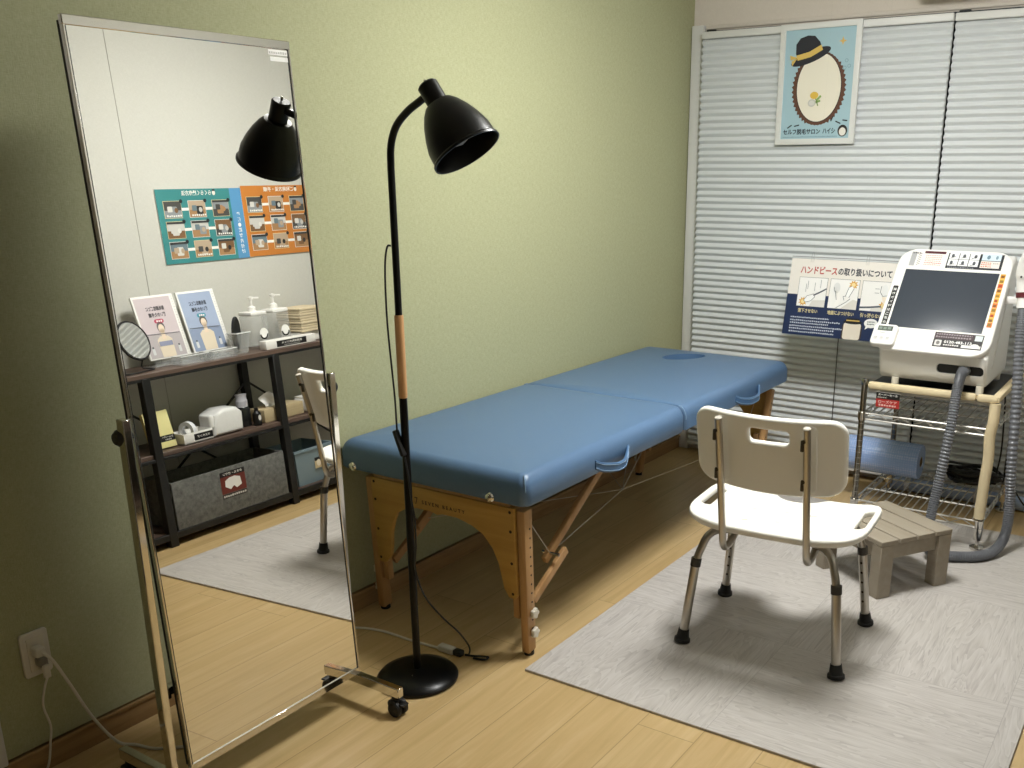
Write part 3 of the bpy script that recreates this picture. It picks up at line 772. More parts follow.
for k in (-1, 1):
    x = -0.0235+0.1315*k
    p = fillet([(x+0.023, -0.294, 0.795), (x+0.024, -0.252, 0.60), (x+0.031, -0.218, 0.352), (x+0.033, -0.14, 0.358), (x+0.024, -0.05, 0.386)], 0.040, 8)
    pst = MB().tube(p, 0.0112, 14).build('back_tube', STEEL, t)
    MB().lathe([(0, 0), (0.0114, 0), (0.0114, 0.003), (0.009, 0.005), (0, 0.005)], (x+0.023, -0.2935, 0.793), (0, -0.24, 1), 18, close=True).build('end_cap', mat('grey_cap', '#b8b2a6', 0.5), pst)
    for z in (0.752, 0.625):
        yb_ = -0.294+0.047*(0.795-z)/0.195
        bl = MB().lathe([(0, -0.008), (0.006, -0.008), (0.006, 0.007), (0, 0.008)], (x+0.018, yb_-0.009, z+0.004), (-0.4, -1, 0), 10, close=True)
        bl.box((x+0.012, yb_-0.006, z-0.010), (0.010, 0.010, 0.034), 0.003)
        bl.build('wing_bolt', mat('tarnished_steel', '#4b453c', 0.4, 0.7), pst)
for kx, ky in ((-1, -1), (1, -1), (1, 1), (-1, 1)):
    top = fillet([(0.02*kx, 0.04*ky, 0.385), (0.195*kx, 0.150*ky, 0.385), (0.222*kx, 0.174*ky, 0.30), (0.2285*kx, 0.1805*ky, 0.262)], 0.05, 8)
    lg = MB().tube(top, 0.0128, 14).build('leg', STEEL, t)
    a0, a1 = Vector((0.2265*kx, 0.179*ky, 0.276)), Vector((0.252*kx, 0.205*ky, 0.02))
    MB().cyl(a0, a1, 0.0148, seg=20).build('extension_tube', STEEL, lg)
    MB().cyl(a0+(a0-a1)*0.06, a0-(a0-a1)*0.045, 0.0168, seg=20).build('collar', mat('grey_rubber', '#3d3a35', 0.6), lg)
    d = (a1-a0).normalized()
    MB().lathe([(0, 0.045), (0.0175, 0.045), (0.0205, 0.02), (0.0215, 0.014), (0.0262, 0.012), (0.0268, 0.002), (0.024, 0.0), (0, 0.0)], (0.254*kx, 0.207*ky, 0.0), -d, 24, close=True).build('rubber_foot', RUBBER, lg)
    for i in range(5):
        q = a0+(a1-a0)*(0.16+0.14*i); out = Vector((-kx*0.2, -ky*1.0, 0)).normalized()
        MB().lathe([(0, -0.002), (0.0042, -0.002), (0.0042, 0.0012), (0, 0.0016)], q+out*0.0144, out, 10, close=True).build('peg_hole', mat('dark_screw', '#3a2c1e'), lg)
t.location = (1.321, 2.812, 0.0085); t.rotation_euler = (0, 0, math.radians(4.5))

# ------------------------------------------------------------------ slatted step stool
t = thing('step_stool', 'low taupe wooden step stool with slatted top beside the white chair', 'stool')
SL, SW, SH = 0.352, 0.335, 0.222        # x = along the slats, y = across
for i in range(4):
    w = (SW-0.021)/4
    MB().box((SL/2, w/2+i*(w+0.007), SH-0.009), (SL, w, 0.018), 0.002, 1).build('slat', STOOLM, t)
for x in (0.0255, SL-0.0255):
    for y in (0.031, SW-0.031):
        MB().box((x, y, (SH-0.018)/2), (0.050, 0.061, SH-0.018), 0.002, 1).build('leg', STOOLM, t)
for x in (0.0255, SL-0.0255): MB().box((x, SW/2, SH-0.048), (0.026, SW-0.124, 0.058), 0.002, 1).build('apron', STOOLM, t)
for y in (0.031, SW-0.031): MB().box((SL/2, y, SH-0.048), (SL-0.104, 0.030, 0.058), 0.002, 1).build('apron', STOOLM, t)
A, B = Vector((1.534, 3.251)), Vector((1.715, 3.533))
t.location = (B.x, B.y, 0.0085)
t.rotation_euler = (0, 0, math.atan2((B-A).y, (B-A).x)+PI/2)     # local x runs along the slats, local y from the far to the near corner

# ------------------------------------------------------------------ wire rack with foam-wrapped edges
RX0, RX1, RY0, RY1, RT = 1.222, 1.738, 3.962, 4.528, 0.640
t = thing('wire_rack', 'chrome wire rack with tan foam edge guards under the white machine', 'rack', ((RX0+RX1)/2, (RY0+RY1)/2, 0))
POST = [(RX0, RY0), (RX1, RY0), (RX0, RY1), (RX1, RY1)]
for x, y in POST:
    zt_ = RT-0.02 if (x > 1.5 and y < 4.2) else RT+0.006      # the foam sleeve covers the front right post top
    p = MB().cyl((x, y, 0.062), (x, y, zt_), 0.0127, seg=18)
    p = p.build('post', DARKCH, t)
    rg = MB()
    for i in range(18): rg.lathe([(0.0127, -0.0009), (0.0131, 0), (0.0127, 0.0009)], (x, y, 0.09+i*0.0254), seg=18, close=True)
    rg.build('grooves', CHROME, p)
    for z in (0.115, 0.502): MB().lathe([(0.0129, -0.02), (0.0165, -0.018), (0.0180, 0.018), (0.0129, 0.02)], (x, y, z), seg=18, close=True).build('shelf_collar', CHROME, p)
    f = MB().cyl((x, y, 0.02), (x, y, 0.066), 0.0075, seg=12)
    f.lathe([(0, 0), (0.026, 0), (0.029, 0.004), (0.028, 0.011), (0.018, 0.016), (0.010, 0.020), (0, 0.020)], (x, y, 0.0085 if y < 4.2 else 0.0), seg=24, close=True)
    f.lathe([(0.0085, 0.050), (0.0185, 0.050), (0.0185, 0.100), (0.0085, 0.100)], (x, y, 0), seg=16, close=False)
    f.build('levelling_foot', CHROME, t)
    MB().lathe([(0, 0), (0.0145, 0), (0.0145, 0.02), (0.011, 0.026), (0, 0.026)], (x, y, zt_-0.010), seg=18, close=True).build('post_cap', DARKCH, p)
for z in (0.115, 0.502):
    s_ = MB(); r1, r2 = 0.0038, 0.0027
    for zz in (z+0.013, z-0.013):
        s_.tube([(RX0, RY0, zz), (RX1, RY0, zz)], r1, 6); s_.tube([(RX0, RY1, zz), (RX1, RY1, zz)], r1, 6)
        s_.tube([(RX0, RY0, zz), (RX0, RY1, zz)], r1, 6); s_.tube([(RX1, RY0, zz), (RX1, RY1, zz)], r1, 6)
    for y in (RY0, RY1):
        n = 10; pts = [(RX0+0.02+(RX1-RX0-0.04)*i/n, y, z+(0.012 if i % 2 else -0.012)) for i in range(n+1)]; s_.tube(pts, r2, 5)
    for x in (RX0, RX1):
        n = 12; pts = [(x, RY0+0.02+(RY1-RY0-0.04)*i/n, z+(0.012 if i % 2 else -0.012)) for i in range(n+1)]; s_.tube(pts, r2, 5)
    for i in range(1, 17):
        x = RX0+(RX1-RX0)*i/17; s_.tube([(x, RY0, z+0.016), (x, RY1, z+0.016)], r2, 5)
    for f in (0.33, 0.67): s_.tube([(RX0, RY0+(RY1-RY0)*f, z+0.011), (RX1, RY0+(RY1-RY0)*f, z+0.011)], r1, 6)
    s_.build('wire_shelf', mat('bright_wire', '#cfccc5', 0.3, 0.75), t)
MB().box(((RX0+RX1)/2, (RY0+RY1)/2, RT-0.022), (RX1-RX0-0.03, RY1-RY0-0.01, 0.018), 0.003).build('top_board', mat('pale_board_edge', '#b9b6ae', 0.6), t)
MB().box(((RX0+RX1)/2, (RY0+RY1)/2, RT-0.008), (RX1-RX0-0.024, RY1-RY0-0.02, 0.010), 0.002).build('black_mat', mat('black_mat', '#1a1b1b', 0.3), t)
def guard(p, q, nm='foam_guard'):
    m_ = MB().bar(p, q, 0.034, 0.030, 0.012); return m_.build(nm, FOAM, t)
guard((RX0+0.016, RY0-0.004, RT-0.001), (1.668, RY0-0.004, RT-0.001))
guard((1.668, RY0-0.005, RT-0.001), (RX1+0.012, RY0-0.005, RT-0.001))
guard((RX1+0.002, RY0-0.016, RT-0.001), (RX1+0.002, RY1, RT-0.001))
lg = MB(); lg.tube(spline([(RX1+0.002, RY0-0.007, RT-0.016), (RX1+0.003, RY0-0.009, 0.55), (RX1-0.003, RY0-0.008, 0.49), (RX1+0.002, RY0-0.006, 0.40), (RX1-0.001, RY0-0.008, 0.30), (RX1-0.004, RY0-0.006, 0.145)], 5), [0.021]*26, 14); lg.build('foam_guard', FOAM, t)
# card hanging from the front of the rack
t = thing('rack_label', 'small black and red notice hanging under the front edge of the rack', 'label', (1.33, RY0-0.004, 0.60))
a = Art(); a.rect(0, 0.036, 0.096, 0.028, '#151515', 0); a.rect(0, 0, 0.096, 0.036, '#b5302c', 0)
a.text('スーパーセール', 0.008, 0.050, 0.080, 0.010, '#f2f0ec', 1, 0.02); a.greek(0.006, 0.040, 0.038, 0.006, '#c9c5bd', 1)
a.text('ローズケア', 0.010, 0.018, 0.076, 0.013, '#f2d6d0', 1, 0.02); a.greek(0.012, 0.005, 0.070, 0.009, '#efc4bd', 1)
a.build('print', frame((1.282, RY0-0.0265, 0.556), (1, 0, 0), (0, -0.1, 1)), t)
MB().prism([(0, 0), (0.096, 0), (0.096, 0.064), (0, 0.064)], 0.002, xf=frame((1.282, RY0-0.0248, 0.556), (1, 0, 0), (0, -0.1, 1))).build('card', PAPER, t)

# things on and behind the rack
t = thing('bubble_wrap_roll', 'blue roll of bubble wrap lying on the lower shelf of the wire rack', 'bubble wrap', (1.22, 4.36, 0.134))
m_ = MB(); pr = []
for i in range(33):
    a_ = 2*PI*i/32
    pr.append((0.066*math.cos(a_), 0.066*math.sin(a_)))
m_.lathe([(0.024, 0.0), (0.078, 0.0), (0.0805, 0.006), (0.0805, 0.334), (0.078, 0.34), (0.024, 0.34), (0.024, 0.0)], (1.055, 4.37, 0.2205), (1, 0, 0), 40, close=True)
m_.build('wrap', BUBBLE, t)
MB().lathe([(0.020, -0.001), (0.0238, -0.001), (0.0238, 0.341), (0.020, 0.341), (0.020, -0.001)], (1.055, 4.37, 0.2205), (1, 0, 0), 24, close=True).build('core', mat('card_core', '#7d6a52', 0.8), t)
t = thing('plastic_sheet_roll', 'long pale blue plastic roll lying on the floor behind the wire rack', 'roll', (1.9, 4.655, 0.0))
m_ = MB(); m_.lathe([(0.0, 0.0), (0.030, 0.0), (0.0325, 0.006)]+[(0.0325+0.001*math.sin(i*1.7), 0.02+i*0.05) for i in range(28)]+[(0.030, 1.43), (0, 1.43)], (1.20, 4.585, 0.035), (1, 0, 0), 28, close=True)
m_.build('sheet', mat('pale_blue_film', '#a9bcdc', 0.25), t)
for x in (1.30, 1.62, 1.95): MB().lathe([(0.0330, -0.012), (0.0343, -0.012), (0.0343, 0.012), (0.0330, 0.012)], (x, 4.585, 0.035), (1, 0, 0), 28, close=True).build('tape_band', mat('white_tape', '#e2e4e8', 0.4), t)
cb = MB(); rnd = random.Random(3)
for i in range(14):
    a0 = rnd.uniform(0, 6.28); rx, ry = rnd.uniform(0.070, 0.125), rnd.uniform(0.030, 0.075); zz = 0.141+0.0042*i
    cx, cy = 1.60+rnd.uniform(-0.012, 0.012), 4.475+rnd.uniform(-0.01, 0.01)
    cb.tube([(cx+rx*math.cos(a0+2*PI*k/30), cy+ry*math.sin(a0+2*PI*k/30), zz+0.006*math.sin(3*2*PI*k/30+a0)) for k in range(30)], 0.0058, 6, closed=True)
for k in range(3): cb.lathe([(0.010, 0), (0.013, 0), (0.013, 0.012), (0.010, 0.012)], (1.51+0.01*k, 4.47, 0.17), (0, 1, 0), 12)
cb.tube(spline([(1.70, 4.48, 0.16), (1.712, 4.47, 0.30), (1.704, 4.46, 0.50), (1.69, 4.48, 0.59)]), 0.0038, 7)
cb.tube(spline([(1.70, 4.50, 0.15), (1.76, 4.53, 0.13), (1.84, 4.50, 0.05), (1.95, 4.44, 0.006), (2.1, 4.42, 0.005)]), 0.0038, 7)
tag(cb.build('cable_coil', [BLACKP]), 'black coiled power cable lying on the lower wire shelf', 'cable')

# ------------------------------------------------------------------ the white machine
t = thing('beauty_machine', 'white desktop beauty machine with a slanted dark screen on the wire rack', 'machine', (1.47, 4.15, 0.645))
MX, MXE = 1.266, 1.692
prof = [(4.012, 0.672), (3.992, 0.692), (3.958, 0.792), (4.000, 0.845), (4.300, 1.150), (4.345, 1.160), (4.395, 1.130), (4.420, 0.700), (4.405, 0.672)]
bd = MB().prism(prof, MXE-MX, 0.014, xf=frame(((MX+MXE)/2, 0, 0), (0, 1, 0), (0, 0, 1)), seg=3)
bd.prism([(0, 0), (0.26, 0.0), (0.20, 0.30), (0.17, 0.30)], 0.006, 0.002, xf=frame((MXE+0.001, 4.06, 0.74), (0, 1, 0), (0, 0, 1)))
body = bd.build('housing', WHITEP, t)
rc = MB().prism(rrect(1.498, 0.716, 1.678, 0.756, 0.016, 6), 0.05, 0.0, xf=frame((0, 3.972, 0), (1, 0, 0), (0, 0, 1)))
cut(body, [rc])
MB().prism(rrect(1.499, 0.717, 1.677, 0.755, 0.015, 6), 0.004, xf=frame((0, 3.993, 0), (1, 0, 0), (0, 0, 1))).build('hose_bay', BLACKP, t)
for x in (1.335, 1.668):
    for y in (4.00, 4.36): MB().cyl((x, y, 0.642), (x, y, 0.676), 0.015, seg=18).build('foot', OFFW, t)
PO, PR, PU = Vector((1.236, 3.936, 0.794)), Vector((1, 0, 0)), Vector((0, 0.705, 0.709))
PW, PH = 0.458, 0.530
PF = frame(PO, PR, PU)
ol = rrect(0, 0, PW, PH, 0.075, 9)
MB().prism(ol, 0.026, 0.008, xf=PF, seg=3).build('front_panel', WHITEP, t)
Z = Matrix.Translation((0, 0, 0.0133))
MB().prism([(0.046, 0.112), (0.412, 0.112), (0.416, 0.414), (0.044, 0.414)], 0.003, 0.0008, xf=PF @ Matrix.Translation((0, 0, 0.0135)), seg=1).build('screen', SCREEN, t)
# key pad on the lower left corner
kp = MB().prism(rrect(0.000, 0.004, 0.097, 0.106, 0.016, 6), 0.030, 0.007, xf=PF @ Matrix.Translation((0, 0, 0.022)), seg=3).build('key_pad', WHITEP, t)
a = Art(); a.rect(0.018, 0.078, 0.060, 0.024, '#4d554d', 1); a.greek(0.022, 0.083, 0.052, 0.014, '#79857a', 2)
a.greek(0.030, 0.066, 0.020, 0.005, '#9a9a98', 1)
for x in (0.020, 0.044, 0.068): a.oval(x, 0.040, 0.010, 0.011, '#cfcdca', 1, 16); a.text('▽', x-0.005, 0.036, 0.010, 0.009, '#8d8c8a', 2)
a.build('key_pad_print', PF @ Matrix.Translation((0.0, -0.008, 0.0376)), kp)
a = Art()
# instruction strips above the screen
x = 0.048
a.rect(x, 0.434, 0.022, 0.076, '#a9a9ab', 1); a.greek(x+0.004, 0.500, 0.034, 0.007, '#3a3a3a', 2)
a.rect(x+0.022, 0.434, 0.116, 0.082, '#f1ece6', 1); a.rect(x+0.052, 0.503, 0.086, 0.013, '#52252e', 2)
for i in range(6): a.line([(x+0.030, 0.440+i*0.011), (x+0.042, 0.447+i*0.011)], 0.003, '#6d6d6d', 2)
for i in range(6): a.greek(x+0.060, 0.440+i*0.010, 0.068, 0.006, '#dba39a' if i != 1 else '#c25a50', 2)
a.rect(0.198, 0.430, 0.218, 0.082, '#26282e', 1)
for i in range(3):
    for j in range(2):
        px, py = 0.203+i*0.041, 0.444+j*0.036
        a.rect(px, py, 0.038, 0.034, '#eeeeee', 2); a.oval(px+0.018+0.004*(i-1), py+0.017, 0.006, 0.010, '#55585e', 3, 12); a.line([(px+0.008, py+0.006), (px+0.026, py+0.009+0.003*j)], 0.003, '#2c2c2c', 4)
a.greek(0.206, 0.432, 0.105, 0.006, '#8b8d92', 2)
a.rect(0.332, 0.479, 0.074, 0.033, '#cfe0ea', 2); a.oval(0.358, 0.496, 0.007, 0.011, '#6f8796', 3, 14); a.oval(0.390, 0.496, 0.005, 0.010, '#7f98a6', 3, 14)
a.rect(0.332, 0.440, 0.074, 0.036, '#ece2da', 2)
for i in range(3): a.greek(0.335, 0.444+i*0.010, 0.040, 0.007, '#c77f6a', 3)
a.greek(0.380, 0.462, 0.024, 0.006, '#8c8c8c', 3)
a.build('instruction_label', PF @ Matrix.Translation((0, 0, 0.0132)), t)
# black upright strip, left of the screen
a = Art()
a.rect(0.016, 0.118, 0.021, 0.205, '#161616', 1, 0.004)
for i, ch in enumerate('操作ガイドはこちら'): a.text(ch, 0.0203, 0.297-i*0.0215, 0.0125, 0.0135, '#f3f2ee', 2, 0.01)
a.build('guide_strip', PF @ Matrix.Translation((0, 0, 0.0132)), t)
# yellow and orange upright strip, right of the screen
a = Art()
for i in range(11):
    a.rect(0.4215, 0.390-i*0.0245, 0.019, 0.0235, ['#e0a32c', '#dcb040', '#d9762f', '#e0a032'][i % 4], 1)
    a.greek(0.4245, 0.393-i*0.0245, 0.013, 0.015, ['#7a4a1e', '#8c6a2a', '#a33a22'][i % 3], 2)
a.build('caution_strip', PF @ Matrix.Translation((0, 0, 0.0132)), t)
# support label under the screen
a = Art()
a.rect(0.240, 0.032, 0.186, 0.072, '#2b2729', 1); a.rect(0.240, 0.072, 0.150, 0.032, '#39282c', 2)
for i in range(2): a.greek(0.246, 0.078+i*0.013, 0.136, 0.008, '#8f8488', 3)
a.rect(0.247, 0.038, 0.026, 0.028, '#cfcdca', 2, 0.004); a.oval(0.260, 0.052, 0.007, 0.009, '#6d6a68', 3, 14)
a.text('0120-483-113', 0.282, 0.053, 0.104, 0.013, '#f0efec', 2, 0.02); a.greek(0.282, 0.041, 0.060, 0.007, '#d9d7d3', 2)
a.rect(0.394, 0.074, 0.028, 0.026, '#c9d2d2', 3); a.rect(0.350, 0.037, 0.072, 0.014, '#d8d6d2', 2); a.oval(0.400, 0.048, 0.016, 0.011, '#e6e4e0', 3, 16)
a.build('support_label', PF @ Matrix.Translation((0, 0, 0.0132)), t)
# hose: out of the bay, down behind the stool, round on the floor and up to the handpiece
hp_ = spline([(1.604, 3.975, 0.736), (1.603, 3.930, 0.722), (1.602, 3.895, 0.66), (1.603, 3.852, 0.52), (1.592, 3.822, 0.33), (1.583, 3.790, 0.20), (1.585, 3.750, 0.09), (1.615, 3.738, 0.035), (1.690, 3.775, 0.0305),
              (1.765, 3.825, 0.0305), (1.812, 3.905, 0.034), (1.834, 3.985, 0.075), (1.836, 4.010, 0.18), (1.822, 4.010, 0.353), (1.800, 4.050, 0.626), (1.776, 4.100, 0.86), (1.768, 4.140, 0.985)], 56)
m_ = MB(); m_.tube(hp_, [0.0210 if (i//2) % 2 else 0.0182 for i in range(len(hp_))], 14)
m_.build('hose', HOSE, t, 25)
MB().lathe([(0, 0), (0.021, 0), (0.024, 0.006), (0.024, 0.020), (0.020, 0.026), (0, 0.026)], (1.604, 3.992, 0.739), (0, -1, -0.35), 24, close=True).build('hose_collar', mat('grey_collar', '#6b6d70', 0.4), t)
hd = MB().tube(spline([(1.768, 4.138, 0.975), (1.764, 4.150, 1.02), (1.758, 4.155, 1.07), (1.756, 4.150, 1.12), (1.768, 4.135, 1.165), (1.800, 4.115, 1.190)], 5), [0.026]*5+[0.029]*8+[0.034]*8+[0.040]*5, 18).build('handpiece', WHITEP, t)
MB().lathe([(0.024, -0.012), (0.0315, -0.010), (0.0315, 0.010), (0.024, 0.012), (0.024, -0.012)], (1.763, 4.152, 1.028), (-0.1, 0.1, 1), 22, close=True).build('red_collar', mat('dark_red_plastic', '#5c1d25', 0.35), hd)
MB().lathe([(0, -0.004), (0.004, -0.004), (0.004, 0.003), (0, 0.003)], (1.748, 4.122, 1.10), (-0.2, -1, 0), 12, close=True).build('button', BLACKP, hd)
MB().bar((1.685, 4.185, 1.00), (1.765, 4.185, 1.00), 0.02, 0.03, 0.006).build('handpiece_holder', WHITEP, t)

# ------------------------------------------------------------------ framed poster hanging on the blind
t = thing('framed_poster', 'light blue framed salon poster with a black hat, hung on the blind', 'poster', (0.697, 4.62, 1.875))
XF = frame((0.503, 4.612, 1.611), (1, 0, 0.008), (0, 0.0, 1))
W_, H_ = 0.384, 0.531
fm = MB()
fm.prism([(0, 0), (W_, 0), (W_, H_), (0, H_)], 0.018, 0.002, [[(0.026, 0.026), (W_-0.026, 0.026), (W_-0.026, H_-0.026), (0.026, H_-0.026)]], XF, seg=1)
fm.build('frame', mat('pale_frame', '#dcdcd8', 0.4), t)
m_ = MB().box((W_/2, H_/2, -0.004), (W_-0.03, H_-0.03, 0.006)); m_.bm.transform(XF); m_.build('backing_board', PAPER, t)
a = Art(); sx, sy = 0.026, 0.026; iw, ih = W_-0.052, H_-0.052
a.rect(sx, sy, iw, ih, '#a4c2cc', 0)
def P(u, v): return (sx+u*iw, sy+v*ih)         # u right, v up, in fractions of the sheet
cx, cy = P(0.52, 0.46)
# a plain cream medallion with a ragged brown rim
rag = []
for i in range(96):
    a_ = 2*PI*i/96; k = 1.0+(0.055 if i % 2 else -0.015)*(1 if -0.9 < math.sin(a_) < 0.75 else 0.2)
    rag.append((cx+0.124*k*math.cos(a_), cy+0.160*k*math.sin(a_)))
a.poly(rag, '#5d3a2a', 1); a.oval(cx, cy+0.004, 0.108, 0.152, '#1e1e22', 2, 48); a.oval(cx, cy+0.004, 0.105, 0.149, '#ece5d3', 3, 48)
# the hat
hx, hy = P(0.36, 0.79)
def rot(px, py, an=0.33): return (hx+px*math.cos(an)-py*math.sin(an), hy+px*math.sin(an)+py*math.cos(an))
a.poly([rot(*p) for p in oval(0, -0.018, 0.098, 0.026, 40)], '#22232c', 5)
a.poly([rot(*p) for p in [(-0.062, -0.020), (-0.064, 0.02), (-0.052, 0.058), (-0.025, 0.076), (0.012, 0.074), (0.042, 0.060), (0.058, 0.026), (0.060, -0.020)]], '#22232c', 6)
a.poly([rot(*p) for p in [(-0.064, -0.012), (-0.064, 0.012), (0.0, 0.004), (0.060, 0.012), (0.061, -0.012), (0.0, -0.020)]], '#d9b860', 7)
for dy in (-0.016, 0.012): a.poly([rot(*p) for p in [(-0.060, 0.0), (-0.092, dy+0.012), (-0.096, dy-0.010)]], '#d9b860', 8)
# little bouquet, sparkle, bubbles, ticks
fx, fy = P(0.47, 0.40)
a.line([(fx, fy), (fx+0.018, fy-0.045)], 0.005, '#7f9a55', 4); a.line([(fx+0.012, fy-0.02), (fx+0.028, fy-0.005)], 0.010, '#8fae62', 4); a.line([(fx+0.008, fy-0.03), (fx+0.026, fy-0.025)], 0.009, '#8fae62', 4)
a.oval(fx-0.002, fy, 0.020, 0.016, '#e2bb4e', 5, 18); a.oval(fx-0.012, fy-0.033, 0.019, 0.017, '#c9c6bd', 5, 18); a.oval(fx-0.012, fy-0.033, 0.013, 0.011, '#d8d5cd', 6, 18)
st_x, st_y = P(0.82, 0.875)
a.poly([(st_x+(0.019 if i % 2 == 0 else 0.007)*math.cos(PI/2+i*PI/4), st_y+(0.019 if i % 2 == 0 else 0.007)*math.sin(PI/2+i*PI/4)) for i in range(8)], '#ddb867', 2)
for u, v in ((0.89, 0.70), (0.93, 0.65), (0.87, 0.635)): a.arc(*P(u, v), 0.007, 0, 2*PI, 0.0018, '#7d98a3', 2)
for (u0, v0), (u1, v1) in (((0.10, 0.105), (0.155, 0.13)), ((0.20, 0.12), (0.265, 0.13)), ((0.73, 0.16), (0.755, 0.20)), ((0.80, 0.155), (0.865, 0.135)), ((0.90, 0.165), (0.96, 0.158))): a.line([P(u0, v0), P(u1, v1)], 0.0055, '#23282c', 3)
q = P(0.035, 0.040)
a.text('セルフ脱毛サロン', q[0], q[1], iw*0.55, 0.026, '#1f2a33', 3, 0.034)
a.text('ハイシ', P(0.620, 0)[0], q[1]+0.002, iw*0.18, 0.025, '#1f2a33', 3, 0.034)
ex, ey = P(0.905, 0.068); a.oval(ex, ey, 0.023, 0.026, '#26221f', 3, 24); a.oval(ex, ey-0.004, 0.016, 0.018, '#e7e2d8', 4, 24)
a.greek(q[0], sy+0.006, iw*0.80, 0.005, '#7f9aa4', 3)
a.build('artwork', XF @ Matrix.Translation((0, 0, 0.0005)), t)

# ------------------------------------------------------------------ hand-piece notice clipped in front of the blind
t = thing('instruction_sign', 'white and navy instruction sign with three drawings hanging beside the machine', 'sign', (0.86, 4.58, 0.9))
BLs, BRs, TLs = Vector((0.695, 4.355, 0.751)), Vector((1.200, 4.355, 0.751)), Vector((0.704, 4.410, 1.101))
XF = frame(BLs, BRs-BLs, TLs-BLs); W_, H_ = 0.530, 0.371
XF = XF @ Matrix.Scale((BRs-BLs).length/W_, 4)          # laid out on a 53 cm sheet

MB().prism([(0, 0), (W_, 0), (W_, H_), (0, H_)], 0.004, 0.0006, xf=XF @ Matrix.Translation((0, 0, -0.0022)), seg=1).build('panel', PAPER, t)
a = Art(); a.rect(0, 0, W_, H_, '#eae4dc', 0); a.rect(0, 0, W_, H_*0.535, '#16284e', 1)
a.text('ハンドピース', 0.052, H_*0.81, W_*0.345, H_*0.10, '#b5403a', 2, 0.026)
a.text('の取り扱いについて', 0.052+W_*0.355, H_*0.81, W_*0.485, H_*0.10, '#252a38', 2, 0.028)
for i in range(3):
    x0 = 0.054+i*0.157; y0 = H_*0.385; w0, h0 = 0.141, H_*0.375
    a.rect(x0-0.0015, y0-0.0015, w0+0.003, h0+0.003, '#3d4048', 2); a.rect(x0, y0, w0, h0, '#f3f1ee', 3)
    def Q(u, v): return (x0+u*w0, y0+v*h0)
    def spark(u, v, s=0.024):
        px, py = Q(u, v); a.poly([(px+(s if k % 2 == 0 else s*0.55)*math.cos(k*PI/9), py+(s if k % 2 == 0 else s*0.55)*math.sin(k*PI/9)) for k in range(18)], '#d9a441', 4)
        a.oval(px, py, s*0.42, s*0.42, '#efd9a0', 5, 14)
    if i == 0:
        a.poly([Q(0.45, 0.0), Q(1, 0.0), Q(1, 0.25), Q(0.55, 0.22)], '#dedad4', 4); spark(0.22, 0.16)
        a.poly([Q(0.24, 0.20), Q(0.34, 0.36), Q(0.56, 0.44), Q(0.62, 0.34), Q(0.50, 0.20), Q(0.32, 0.14)], '#fbfbfa', 6); a.line([Q(0.24, 0.20), Q(0.34, 0.36), Q(0.56, 0.44), Q(0.62, 0.34), Q(0.50, 0.20), Q(0.32, 0.14), Q(0.24, 0.20)], 0.002, '#555555', 7)
        a.line([Q(0.58, 0.40), Q(0.85, 0.55), Q(0.99, 0.64)], 0.007, '#5a5f68', 6)
        for u, v in ((0.27, 0.5), (0.33, 0.6), (0.58, 0.55), (0.78, 0.66)): a.line([Q(u, v), Q(u, v+0.28)], 0.0022, '#83868c', 5)
    elif i == 1:
        a.poly([Q(0.45, 0), Q(1, 0.0), Q(1, 0.30), Q(0.85, 0.34)], '#ddd8d0', 4); spark(0.80, 0.84)
        a.oval(*Q(0.24, 0.70), 0.017, 0.026, '#e2e2e0', 5, 20)
        a.poly([Q(0.20, 0.60), Q(0.30, 0.60), Q(0.42, 0.30), Q(0.30, 0.0), Q(0.18, 0.0), Q(0.27, 0.28)], '#f7f4f0', 5)
        a.poly([Q(0.58, 0.45), Q(0.70, 0.40), Q(0.84, 0.72), Q(0.76, 0.80), Q(0.66, 0.74)], '#fafaf9', 6)
        for pts in ([(0.58, 0.45), (0.66, 0.74), (0.76, 0.80)], [(0.70, 0.40), (0.84, 0.72)], [(0.55, 0.30), (0.50, 0.42), (0.60, 0.45)], [(0.30, 0.02), (0.62, 0.24), (0.75, 0.36)], [(0.20, 0.60), (0.28, 0.30)], [(0.16, 0.72), (0.17, 0.60), (0.24, 0.56)]): a.line([Q(*p) for p in pts], 0.0022, '#54575d', 7)
    else:
        a.poly([Q(0.35, 0), Q(1, 0.0), Q(1, 0.20), Q(0.40, 0.10)], '#e1ddd7', 4); spark(0.78, 0.20)
        a.line([Q(0.0, 0.10), Q(0.35, 0.13), Q(0.70, 0.18)], 0.008, '#4e5560', 5)
        a.oval(*Q(0.76, 0.72), 0.015, 0.027, '#ececea', 5, 20); a.line([Q(0.64, 0.86), Q(0.62, 0.66), Q(0.72, 0.52), Q(0.86, 0.55), Q(0.90, 0.75)], 0.0022, '#4b4f56', 6)
        a.poly([Q(0.70, 0.50), Q(0.86, 0.50), Q(0.92, 0.30), Q(0.76, 0.26)], '#f0e2cf', 5)
        for v in (0.62, 0.76): a.line([Q(0.44, v), Q(0.58, v)], 0.0022, '#83868c', 5)
for i, (cap, ww) in enumerate((('落下させない', 0.090), ('地面にぶつけない', 0.118), ('引っ張らない', 0.094))):
    a.text(cap, 0.066+i*0.155+(0.0 if i != 1 else -0.006), H_*0.300, ww*1.1, H_*0.055, '#e2d29c', 2, 0.02)
for v, w0 in ((0.225, 0.18), (0.185, 0.235), (0.150, 0.18), (0.110, 0.245), (0.075, 0.21), (0.035, 0.21)): a.greek(0.034, H_*v, w0*1.08, 0.0075, '#ccd2de', 2, 0.5)
